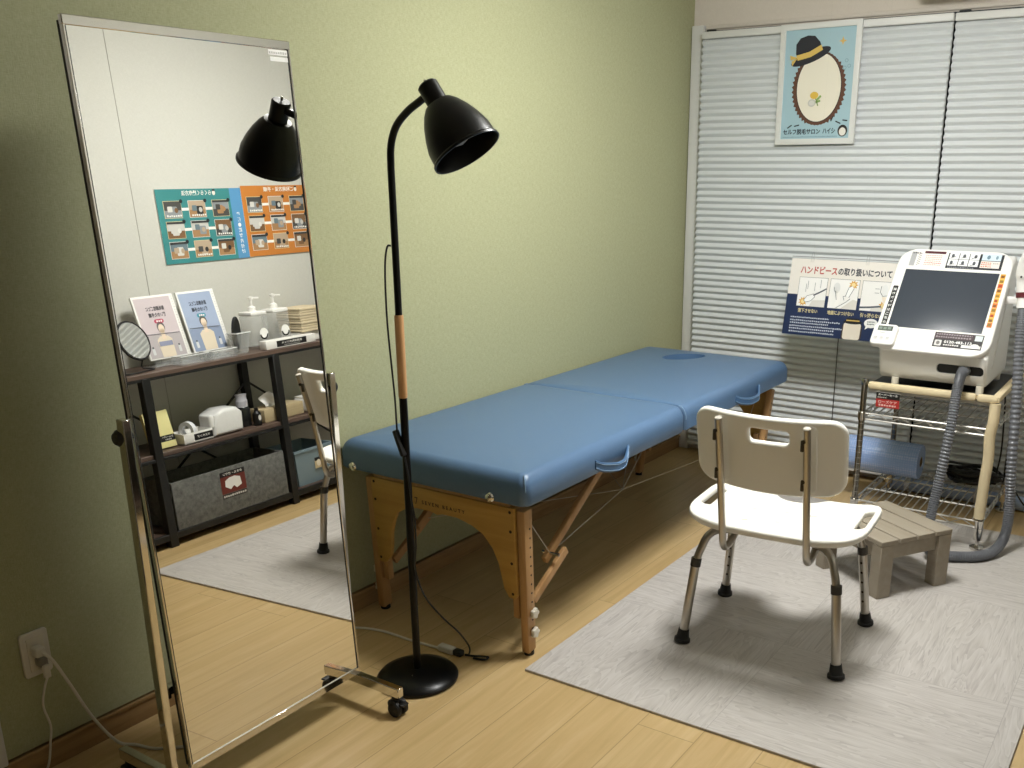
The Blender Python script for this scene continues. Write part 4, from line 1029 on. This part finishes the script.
# plain cream badge and the white bubble beside it
bx = 0.298
a.rect(bx, 0, 0.098, 0.076, '#3f332e', 2, 0.012); a.rect(bx+0.007, 0, 0.084, 0.080, '#e2d8c8', 3, 0.012); a.oval(bx+0.049, 0.084, 0.046, 0.010, '#17181c', 4, 24); a.rect(bx+0.017, 0.084, 0.064, 0.018, '#17181c', 5, 0.007); a.rect(bx+0.017, 0.088, 0.064, 0.006, '#c9a95c', 6)
a.oval(bx+0.136, 0.085, 0.033, 0.022, '#f2f1ee', 2, 24); a.poly([(bx+0.113, 0.07), (bx+0.128, 0.066), (bx+0.111, 0.054)], '#f2f1ee', 3); a.greek(bx+0.118, 0.089, 0.036, 0.006, '#3a3d45', 3); a.greek(bx+0.118, 0.078, 0.034, 0.006, '#3a3d45', 3)
a.build('print', XF @ Matrix.Translation((0, 0, 0.0003)), t)
for u in (0.105, 0.375):
    c = MB().box((u, H_-0.002, 0.003), (0.016, 0.026, 0.010), 0.003); c.tube([(u-0.007, H_+0.008, 0.004), (u-0.004, H_+0.030, 0.003), (u+0.004, H_+0.030, 0.003), (u+0.007, H_+0.008, 0.004)], 0.0022, 6)
    c.bm.transform(XF); c.build('clip', CLEAR, t)
    top = XF @ Vector((u, H_+0.030, 0.003))
    MB().tube([top, (top.x, top.y+0.01, ZC)], 0.0004, 4).build('nylon_thread', mat_clear('nylon_thread', '#c9cccc', 0.0) if 'nylon_thread' not in MATS else MATS['nylon_thread'], t)
ln = MB().tube([TLs+Vector((0.0, 0.0, 0.008)), TLs+Vector((0.25, 0.0, 0.009)), TLs+Vector((0.50, 0.0, 0.008))], 0.0018, 6); ln.build('hanging_rod', mat('grey_rod', '#7e7f80', 0.4), t)
tag(MB().tube([(0.888, 4.618, 0.75), (0.889, 4.618, 0.5), (0.890, 4.618, 0.06)], 0.0022, 6).build('blind_cord', [BLACKP]), 'thin dark cord hanging down the blind below the instruction sign', 'cord')

# ------------------------------------------------------------------ along the white right wall (seen in the mirror)
def WF(x, y, z): return frame((x, y, z), (0, -1, 0), (0, 0, 1))       # facing into the room: right = -y
photo_cols = ['#4b4a48', '#7c5b3c', '#c9c7c2', '#8f9498', '#a9825a', '#d8d6d0', '#2f2e2d', '#b9a48c', '#6d7f88']
def how_to_poster(y0, y1, z0, z1, ground, side, title, name, label):
    t = thing(name, label, 'poster', (XW, (y0+y1)/2, (z0+z1)/2), 'how-to posters on the right wall')
    W_, H_ = y1-y0, z1-z0; F_ = WF(XW-0.0035, y1, z0)
    MB().prism([(0, 0), (W_, 0), (W_, H_), (0, H_)], 0.003, 0.0005, xf=F_ @ Matrix.Translation((0, 0, 0.0015)), seg=1).build('sheet', PAPER, t)
    a = Art(0.0006); a.rect(0, 0, W_, H_, ground, 0)
    off = 0.0
    if side: a.rect(0, 0, 0.068, H_, side, 1); off = 0.068
    r = random.Random(len(title)*3+1)
    a.oval(0.16 if side else 0.128, H_-0.020, 0.009, 0.012, '#e9e4d8', 2, 14); a.rect(0.152 if side else 0.120, H_-0.012, 0.016, 0.008, '#2c2a2a', 3)
    a.text(title, 0.176 if side else 0.143, H_-0.031, 0.165 if side else 0.195, 0.024, '#f4f1ea', 2, 0.02)
    for i in range(3):
        for j in range(3):
            px = (off+0.018+i*0.134) if side else (0.085+i*0.138)
            py = H_-0.132-j*0.094
            a.rect(px-0.002, py-0.002, 0.096, 0.080, '#e9d9a8' if r.random() < 0.5 else '#eeece6', 2)
            a.rect(px, py, 0.092, 0.076, r.choice(photo_cols[:5]), 3)
            a.rect(px, py+0.034, 0.092, 0.042, r.choice(photo_cols), 4)
            a.rect(px+0.014+r.random()*0.02, py+0.012, 0.036, 0.040, r.choice(photo_cols), 5, 0.006)
            a.rect(px+0.050, py+0.018+r.random()*0.02, 0.026, 0.026, r.choice(photo_cols), 6, 0.004)
            a.oval(px+0.030, py+0.034, 0.010, 0.012, r.choice(photo_cols), 7, 12)
            a.rect(px, py+0.066, 0.092, 0.010, '#3a3a3c', 7) if r.random() < 0.5 else a.greek(px+0.004, py+0.004, 0.08, 0.010, '#f0eee8', 7)
            a.oval(px-0.001, py+0.076, 0.009, 0.009, '#24292c', 8, 14)
            if i < 2: a.rect(px+0.094, py+0.032, 0.043, 0.013, '#f3f1ea', 1)
    if side:
        for k, ch in enumerate('準備・照射'): a.text(ch, 0.024, H_*0.60-k*0.026, 0.020, 0.021, '#f2f4f4', 2, 0.02)
        for k, ch in enumerate('片付け'): a.text(ch, 0.024, H_*0.22-k*0.026, 0.020, 0.021, '#f2f4f4', 2, 0.02)
    a.build('print', F_ @ Matrix.Translation((0, 0, 0.0033)), t)
how_to_poster(2.816, 3.296, 1.240, 1.584, '#3c8889', '#5a96c4', 'らくらく操作方法', 'how_to_poster', 'teal and blue photo instruction poster reflected in the mirror, on the white wall')
how_to_poster(3.298, 3.778, 1.243, 1.594, '#c77d35', None, 'ご利用方法・手順', 'how_to_poster', 'orange photo instruction poster reflected in the mirror, right beside the teal one')

SX0, SX1, SYA, SYB = 2.334, 2.622, 1.70, 3.87
t = thing('storage_shelf', 'black steel shelf with dark walnut boards along the white wall, reflected in the mirror', 'shelf', ((SX0+SX1)/2, 2.78, 0))
for z, xf_ in ((0.785, SX0), (0.425, SX0+0.012), (0.055, SX0+0.012)): MB().box(((xf_+SX1)/2, (SYA+SYB)/2, z), (SX1-xf_, SYB-SYA, 0.020), 0.002, 1).build('shelf_board', DARKW, t)
for y in (1.735, 2.418, 3.125, 3.835):
    for x in (SX0+0.018, SX1-0.018): MB().box((x, y, 0.388), (0.034 if x > 2.5 else 0.040, 0.040, 0.774), 0.002, 1).build('post', BLACKM, t)
for z in (0.770, 0.408, 0.050):
    for x in (SX0+0.010, SX1-0.010): MB().box((x, (SYA+SYB)/2, z), (0.018, SYB-SYA, 0.014 if z > 0.1 else 0.030), 0.001, 1).build('rail', BLACKM, t)
for ya, yb in ((2.418, 1.735), (2.418, 3.125), (3.125, 3.835), (3.125, 2.418)):
    MB().bar((SX1-0.030, ya, 0.63), (SX1-0.030, yb, 0.10), 0.008, 0.010, 0.001).build('brace', BLACKM, t)
ZT, ZM, ZB = 0.7955, 0.4355, 0.0655
# round table mirror on a wire stand
t = thing('table_mirror', 'round black-rimmed table mirror on a wire stand, at the near end of the shelf top', 'mirror', (2.42, 2.45, ZT))
nrm = Vector((-0.95, 0.31, 0.36)).normalized(); cc = Vector((2.415, 2.445, 0.936))
MB().lathe([(0.082, -0.006), (0.090, -0.005), (0.093, 0.0), (0.090, 0.005), (0.084, 0.006), (0.082, -0.006)], cc, nrm, 40, close=True).build('rim', BLACKM, t)
g = MB().lathe([(0, 0.004), (0.084, 0.004)], cc, nrm, 40, close=True); g.lathe([(0, -0.005), (0.084, -0.005)], cc, nrm, 40, close=True); g.build('glass', MIRROR, t)
side = Vector((0.31, 0.95, 0)).normalized(); bk_ = Vector((0.95, -0.31, 0))
E1, E2 = cc-side*0.100+bk_*0.02, cc+side*0.100+bk_*0.02
def fl(p, z=ZT+0.004): return Vector((p.x, p.y, z))
st = MB().tube(fillet([E1, fl(E1+bk_*0.05), fl(E1-bk_*0.045+side*0.02), fl(E2-bk_*0.045-side*0.02), fl(E2+bk_*0.05), E2], 0.02, 5), 0.0035, 8)
for p, q in ((E1, cc-side*0.092), (E2, cc+side*0.092)): st.tube([p, q], 0.0045, 8)
st.build('stand', BLACKM, t)
# two ring-bound flip booklets leaning on acrylic stands
def booklet(y0, y1, ground, low, pill, hair, label):
    t = thing('flip_booklet', label, 'booklet', (2.50, (y0+y1)/2, ZT), 'flip booklets on the shelf top')
    W_ = y1-y0; F_ = frame((2.487, y1, 0.826), (0, -1, 0), (0.27, 0, 1)); H_ = 0.296
    MB().prism([(0, 0), (W_, 0), (W_, H_), (0, H_)], 0.012, 0.001, xf=F_ @ Matrix.Translation((0, 0, -0.006)), seg=1).build('pages', PAPER, t)
    a = Art(0.0006); a.rect(0.020, 0.006, W_-0.028, H_-0.016, ground, 0); a.rect(0.020, 0.006, W_-0.028, 0.105, low, 1)
    mx = W_*0.52
    a.text('脱毛部位ごとに', mx-0.047, H_-0.072, 0.094, 0.021, '#34373d', 2, 0.02); a.text('使いかた手順', mx-0.045, H_-0.102, 0.086, 0.021, '#34373d', 2, 0.02)
    a.rect(mx-0.024, H_-0.131, 0.048, 0.019, pill, 2, 0.009); a.greek(mx-0.016, H_-0.126, 0.032, 0.009, '#f2e6e6', 3)
    a.line([(0.026, 0.112), (W_-0.014, 0.118)], 0.0028, '#6c7078', 5)
    a.rect(mx-0.010, 0.09, 0.020, 0.05, '#e9d3bb', 3); a.oval(mx, 0.146, 0.020, 0.026, hair, 2, 22); a.oval(mx, 0.139, 0.015, 0.021, '#efdcc6', 3, 20)
    a.poly([(mx-0.034, 0.006), (mx-0.038, 0.088), (mx-0.020, 0.104), (mx+0.020, 0.104), (mx+0.038, 0.088), (mx+0.034, 0.006)], '#e0d2bc', 2)
    if low == '#b9b1b4': a.rect(mx-0.034, 0.058, 0.068, 0.022, '#8f94ad', 4)
    for q in (0.048, W_-0.030): a.rect(q-0.007, 0.022, 0.014, 0.030, '#d5d7d8', 3, 0.004); a.rect(q-0.004, 0.052, 0.008, 0.008, '#55585e', 3)
    a.build('cover_print', F_ @ Matrix.Translation((0, 0, 0.0003)), t)
    for k in range(22):
        r_ = MB(); r_.tube([(0.007+0.007*math.cos(2*PI*i/10), 0.014+k*0.0128, -0.006+0.009*math.sin(2*PI*i/10)) for i in range(10)], 0.0011, 5, closed=True)
        r_.bm.transform(F_); r_.build('binding_ring', mat('white_wire', '#e6e5e2', 0.4), t)
    sd = MB(); sd.box((2.495, (y0+y1)/2, ZT+0.003), (0.10, W_+0.01, 0.005), 0.001); sd.box((2.452, (y0+y1)/2, ZT+0.016), (0.004, W_+0.01, 0.026), 0.001)
    sd.bar((2.497, (y0+y1)/2, ZT+0.006), (2.560, (y0+y1)/2, ZT+0.21), 0.09, 0.004, 0.001, up=(1, 0, 0))
    sd.build('acrylic_stand', CLEAR, t)
booklet(2.556, 2.768, '#cfc2c6', '#b9b1b4', '#c24c66', '#6d6a6b', 'pink ring-bound flip booklet leaning beside the round table mirror')
booklet(2.786, 2.992, '#a3b1cc', '#8d9bb6', '#4d9fb0', '#6a6660', 'blue ring-bound flip booklet leaning right of the pink booklet in the mirror')
for y0, y1, label in ((2.625, 2.775, 'low clear acrylic box in front of the pink flip booklet'), (2.790, 2.932, 'low clear acrylic box in front of the blue flip booklet')):
    t = thing('acrylic_box', label, 'box', (2.40, (y0+y1)/2, ZT), 'acrylic boxes on the shelf top')
    m_ = MB(); W_ = y1-y0
    m_.box((2.40, (y0+y1)/2, ZT+0.003), (0.075, W_, 0.004), 0.001)
    for x in (2.3645, 2.4355): m_.box((x, (y0+y1)/2, ZT+0.020), (0.004, W_, 0.038), 0.001)
    for y in (y0+0.002, y1-0.002): m_.box((2.40, y, ZT+0.020), (0.067, 0.004, 0.038), 0.001)
    m_.build('walls', CLEAR, t)
    rm = MB()
    for x in (2.3645, 2.4355): rm.box((x, (y0+y1)/2, ZT+0.0405), (0.005, W_, 0.003))
    for y in (y0+0.002, y1-0.002): rm.box((2.40, y, ZT+0.0405), (0.069, 0.005, 0.003))
    rm.build('rim', mat('bright_acrylic_edge', '#f3f4f4', 0.3), t)
# clear cup with a black brush
t = thing('acrylic_cup', 'clear cup holding a black case next to the blue booklet', 'cup', (2.42, 2.99, ZT))
def tub(c, rings_, m_, name, parent):            # open tapered box: rings of (half x, half y, z)
    t_ = bmesh.new(); R_ = [[t_.verts.new((c[0]+sx_*hx, c[1]+sy_*hy, z)) for sx_, sy_ in ((-1, -1), (1, -1), (1, 1), (-1, 1))] for hx, hy, z in rings_]
    for A_, B_ in zip(R_, R_[1:]):
        for k in range(4): t_.faces.new((A_[k], A_[(k+1) % 4], B_[(k+1) % 4], B_[k]))
    t_.faces.new(R_[0]); t_.faces.new(R_[-1]); q = MB(); q.merge(t_); return q.build(name, m_, parent)
tub((2.42, 2.995), [(0.024, 0.022, ZT+0.001), (0.036, 0.040, ZT+0.100), (0.034, 0.038, ZT+0.100), (0.023, 0.021, ZT+0.004)], CLEARB, 'cup', t)
tub((2.42, 2.995), [(0.036, 0.040, ZT+0.0985), (0.0375, 0.0415, ZT+0.0985), (0.0375, 0.0415, ZT+0.1035), (0.034, 0.038, ZT+0.1035), (0.034, 0.038, ZT+0.0985)], mat('bright_acrylic_edge', ''), 'rim', t)
tag(MB().prism(oval(0, 0, 0.024, 0.080, 24), 0.018, 0.006, xf=frame((2.428, 2.988, ZT+0.100), (0, -1, 0.12), (0.06, 0.12, 1))).build('brush_case', [BLACKP]), 'black oval case standing in the clear cup', 'case')
# pump bottles on a white tray
def pump(y, label):
    t = thing('pump_bottle', label, 'bottle', (2.47, y, ZT+0.01), 'clear pump bottles on the shelf top')
    x = 2.475
    MB().prism(rrect(-0.05, -0.05, 0.05, 0.05, 0.012, 4), 0.150, 0.004, xf=Matrix.Translation((x, y, ZT+0.092)), seg=2).build('bottle', CLEARB, t)
    MB().box((x, y, ZT+0.178), (0.098, 0.098, 0.020), 0.006).build('shoulder', WHITEP, t)
    p = MB().lathe([(0, 0.186), (0.019, 0.186), (0.019, 0.208), (0.012, 0.212), (0.006, 0.216), (0.006, 0.245), (0.012, 0.247), (0.014, 0.258), (0, 0.262)], (x, y, ZT), seg=20, close=True)
    p.bar((x, y-0.012, ZT+0.254), (x-0.005, y+0.045, ZT+0.250), 0.012, 0.009, 0.003); p.build('pump', WHITEP, t)
    a = Art(0.0005); a.oval(0, 0, 0.026, 0.030, '#efeeea', 0, 24); a.arc(0, 0, 0.021, PI*1.05, PI*1.95, 0.008, '#1d1d1d', 1, ry=0.024)
    a.build('label', WF(x-0.0515, y+0.012, ZT+0.075), t)
pump(3.135, 'clear square pump bottle nearer the clear cup, on the white tray')
pump(3.270, 'clear square pump bottle farther from the clear cup, before the paper towels')
t = thing('label_tray', 'white tray with a black label in front of the pump bottles', 'tray', (2.40, 3.25, ZT))
MB().box((2.384, 3.255, ZT+0.0225), (0.052, 0.315, 0.043), 0.003).build('tray', WHITEP, t)
a = Art(0.0005); a.rect(0, 0, 0.19, 0.030, '#181818', 0); a.text('肌用化粧水ジェル', 0.03, 0.013, 0.13, 0.011, '#eceae4', 1, 0.02); a.greek(0.045, 0.004, 0.10, 0.004, '#a9a7a2', 1)
a.build('label_print', WF(2.3578, 3.352, ZT+0.0065), t)
t = thing('towel_stack', 'stack of folded beige paper towels on a white block on the shelf top', 'paper towels', (2.50, 3.46, ZT))
MB().box((2.49, 3.452, ZT+0.026), (0.16, 0.17, 0.050), 0.006).build('block', WHITEP, t)
m_ = MB(); r_ = random.Random(5)
for i in range(9): m_.box((2.485+r_.uniform(-0.003, 0.003), 3.455+r_.uniform(-0.003, 0.003), ZT+0.0585+i*0.0138), (0.185, 0.185, 0.0128), 0.004)
m_.build('towels', mat('beige_paper', '#cfc0a2', 0.85), t)

# middle board
t = thing('yellow_card', 'pale yellow upright card with a small black label on the middle board of the shelf', 'card', (2.42, 2.49, ZM))
F_ = frame((2.395, 2.555, ZM+0.0065), (0, -1, 0), (0.25, 0, 1))
MB().prism([(0, 0), (0.125, 0), (0.125, 0.17), (0, 0.17)], 0.022, 0.002, xf=F_ @ Matrix.Translation((0, 0, -0.011)), seg=1).build('card', mat('pale_yellow_card', '#e8df9e', 0.6), t)
a = Art(0.0006); a.rect(0.0, 0.028, 0.075, 0.028, '#171717', 0); a.text('シェーバー', 0.008, 0.043, 0.056, 0.009, '#e8e6e0', 1, 0.02); a.greek(0.02, 0.032, 0.03, 0.007, '#bdbbb5', 1)
a.build('label_print', F_ @ Matrix.Translation((0, 0, 0.0006)), t)
t = thing('tape_tray', 'small white tray with a black label on the middle board beside the yellow card', 'tray', (2.42, 2.65, ZM))
m_ = MB().box((2.42, 2.65, ZM+0.004), (0.11, 0.155, 0.006), 0.001)
for x in (2.367, 2.473): m_.box((x, 2.65, ZM+0.026), (0.004, 0.155, 0.050), 0.001)
for y in (2.5745, 2.7255): m_.box((2.42, y, ZM+0.026), (0.103, 0.004, 0.050), 0.001)
m_.build('tray', WHITEP, t)
a = Art(0.0005); a.rect(0, 0, 0.10, 0.030, '#161616', 0); a.text('マスキング', 0.016, 0.010, 0.068, 0.012, '#eceae4', 1, 0.02); a.build('label_print', WF(2.3645, 2.726, ZM+0.012), t)
tp = MB().lathe([(0.026, -0.011), (0.044, -0.011), (0.044, 0.011), (0.026, 0.011), (0.026, -0.011)], (2.42, 2.635, ZM+0.0525), (0.25, 1, 0), 28, close=True)
tag(tp.build('tape_roll', [mat('white_tape', '')]), 'roll of white tape standing in the small white tray', 'tape')
t = thing('wipes_packet', 'white plastic-wrapped packet of wipes on the middle board', 'wipes', (2.43, 2.82, ZM))
MB().prism([(-0.085, 0), (0.08, 0), (0.085, 0.09), (0.055, 0.118), (-0.02, 0.122), (-0.075, 0.10)], 0.13, 0.018, xf=frame((2.43, 2.825, ZM+0.004), (0, 1, 0), (0, 0, 1)), seg=3).build('packet', mat('white_film', '#e9e9e7', 0.25, bump=0.4, bscale=30), t)
MB().box((2.42, 2.742, ZM+0.075), (0.09, 0.03, 0.065), 0.012, 3).build('tissue', mat('white_film', ''), t)
t = thing('lidded_jar', 'dark glass jar with a grey-white lid behind the wipes packet', 'jar', (2.45, 2.97, ZM))
MB().lathe([(0, 0.001), (0.034, 0.001), (0.036, 0.01), (0.036, 0.085), (0.026, 0.098), (0, 0.098)], (2.45, 2.972, ZM), seg=24, close=True).build('jar', mat('dark_glass', '#1b1c1d', 0.08), t)
MB().lathe([(0, 0.098), (0.028, 0.098), (0.029, 0.128), (0.026, 0.132), (0.026, 0.150), (0.028, 0.160), (0, 0.162)], (2.45, 2.972, ZM), seg=24, close=True).build('lid', mat('lavender_grey_lid', '#b6b5bd', 0.4), t)
t = thing('dark_bottle', 'small black bottle with a white label between the jar and the tissue box', 'bottle', (2.40, 3.02, ZM))
MB().lathe([(0, 0.001), (0.020, 0.001), (0.021, 0.005), (0.021, 0.060), (0.010, 0.072), (0.010, 0.088), (0, 0.089)], (2.395, 3.008, ZM), seg=20, close=True).build('bottle', BLACKP, t)
a = Art(0.0005); a.oval(0, 0, 0.009, 0.014, '#dedcd6', 0, 16); a.build('label', WF(2.3735, 3.008, ZM+0.04), t)
t = thing('tissue_box', 'low pale wooden tissue box with a tissue standing out of its top', 'tissue box', (2.44, 3.18, ZM))
MB().box((2.45, 3.175, ZM+0.034), (0.12, 0.25, 0.066), 0.004).build('box', mat_wood('pale_box_wood', '#b5a27e', '#cbb995', 1, 30), t)
bmt = bmesh.new(); rows = []
for i in range(9):
    u = i/8; w_ = 0.05-0.012*u
    rows.append([bmt.verts.new((2.45+0.012*math.sin(5*u+3*v)+0.01*v*u, 3.16+(v)*w_*(1+0.5*u)-0.03*u, ZM+0.066+0.085*u*(1-0.35*abs(v)))) for v in (-1, -0.6, -0.2, 0.2, 0.6, 1)])
for A_, B_ in zip(rows, rows[1:]):
    for k in range(5): bmt.faces.new((A_[k], A_[k+1], B_[k+1], B_[k]))
m_ = MB(); m_.merge(bmt); m_.build('tissue', mat('tissue_paper', '#f0efec', 0.8), t, 80)
t = thing('white_case', 'small white box at the far end of the middle board beside the tissue box', 'box', (2.42, 3.40, ZM))
MB().box((2.43, 3.40, ZM+0.036), (0.12, 0.16, 0.070), 0.012, 3).build('case', WHITEP, t)
MB().box((2.43, 3.40, ZM+0.075), (0.112, 0.15, 0.008), 0.003).build('lid', PAPER, t)

# bottom board
t = thing('felt_bin', 'large grey felt storage bin with a red-brown label on the bottom board of the shelf', 'storage bin', (2.47, 2.75, ZB))
BX0, BX1, BY0, BY1, BZ = 2.340, 2.575, 2.452, 3.090, 0.225
m_ = MB(); m_.box(((BX0+BX1)/2, (BY0+BY1)/2, ZB+0.005), (BX1-BX0, BY1-BY0, 0.008), 0.002)
for x in (BX0+0.004, BX1-0.004): m_.box((x, (BY0+BY1)/2, ZB+BZ/2+0.001), (0.008, BY1-BY0, BZ-0.002), 0.003)
for y in (BY0+0.004, BY1-0.004): m_.box(((BX0+BX1)/2, y, ZB+BZ/2+0.001), (BX1-BX0-0.016, 0.008, BZ-0.002), 0.003)
m_.build('bin', FELT, t)
MB().box(((BX0+BX1)/2, (BY0+BY1)/2, ZB+0.011), (BX1-BX0-0.02, BY1-BY0-0.02, 0.003)).build('lining', mat('black_lining', '#141414', 0.9), t)
a = Art(0.0006); a.rect(0, 0.024, 0.140, 0.100, '#6b2a20', 1); a.rect(0, 0.106, 0.140, 0.024, '#161414', 2); a.text('タオル・ガウン', 0.014, 0.112, 0.110, 0.013, '#eceae4', 3, 0.02)
a.poly([(0.025, 0.052), (0.030, 0.090), (0.060, 0.100), (0.090, 0.098), (0.115, 0.086), (0.118, 0.058), (0.090, 0.040), (0.070, 0.055), (0.055, 0.040)], '#e9e7e3', 3)
a.rect(0, 0.0, 0.140, 0.022, '#3d3935', 1); a.greek(0.006, 0.006, 0.128, 0.010, '#cfccc6', 2)
a.build('label_print', WF(BX0-0.0004, 2.845, ZB+0.075), t)
tw = MB(); r_ = random.Random(9)
for i in range(3): tw.box((2.458, 2.60+i*0.17, ZB+0.10), (0.19, 0.172, 0.14), 0.03, 3)
tag(tw.build('dark_towels', [mat('black_towel', '#1b1b1d', 0.95, bump=0.5, bscale=120)]), 'dark folded towels inside the grey felt bin', 'towels')
t = thing('blue_bin', 'pale blue plastic bin with a small picture label on the bottom board, behind the chair', 'storage bin', (2.47, 3.28, ZB))
BX0, BX1, BY0, BY1, BZ = 2.350, 2.590, 3.165, 3.42, 0.195
ob_ = lambda d, z: [(BX0+d, BY0+d, z), (BX1-d, BY0+d, z), (BX1-d, BY1-d, z), (BX0+d, BY1-d, z)]
t_ = bmesh.new(); rings = [[t_.verts.new(p) for p in ob_(d, z)] for d, z in ((0.025, ZB+0.001), (0.0, ZB+BZ-0.012), (-0.006, ZB+BZ-0.012), (-0.006, ZB+BZ), (0.004, ZB+BZ), (0.028, ZB+0.006))]
for A_, B_ in zip(rings, rings[1:]):
    for k in range(4): t_.faces.new((A_[k], A_[(k+1) % 4], B_[(k+1) % 4], B_[k]))
t_.faces.new(rings[0]); t_.faces.new(rings[-1]); m_ = MB(); m_.merge(t_); m_.build('bin', mat('pale_blue_plastic', '#7f939e', 0.45), t)
a = Art(0.0006); a.rect(0, 0, 0.05, 0.062, '#cdbb95', 0); a.rect(0.0, 0.040, 0.05, 0.022, '#1b1b1b', 1, 0.006); a.oval(0.025, 0.028, 0.014, 0.018, '#e6ddc8', 2, 18)
a.build('label_print', WF(BX0+0.0075, 3.345, ZB+0.075), t)
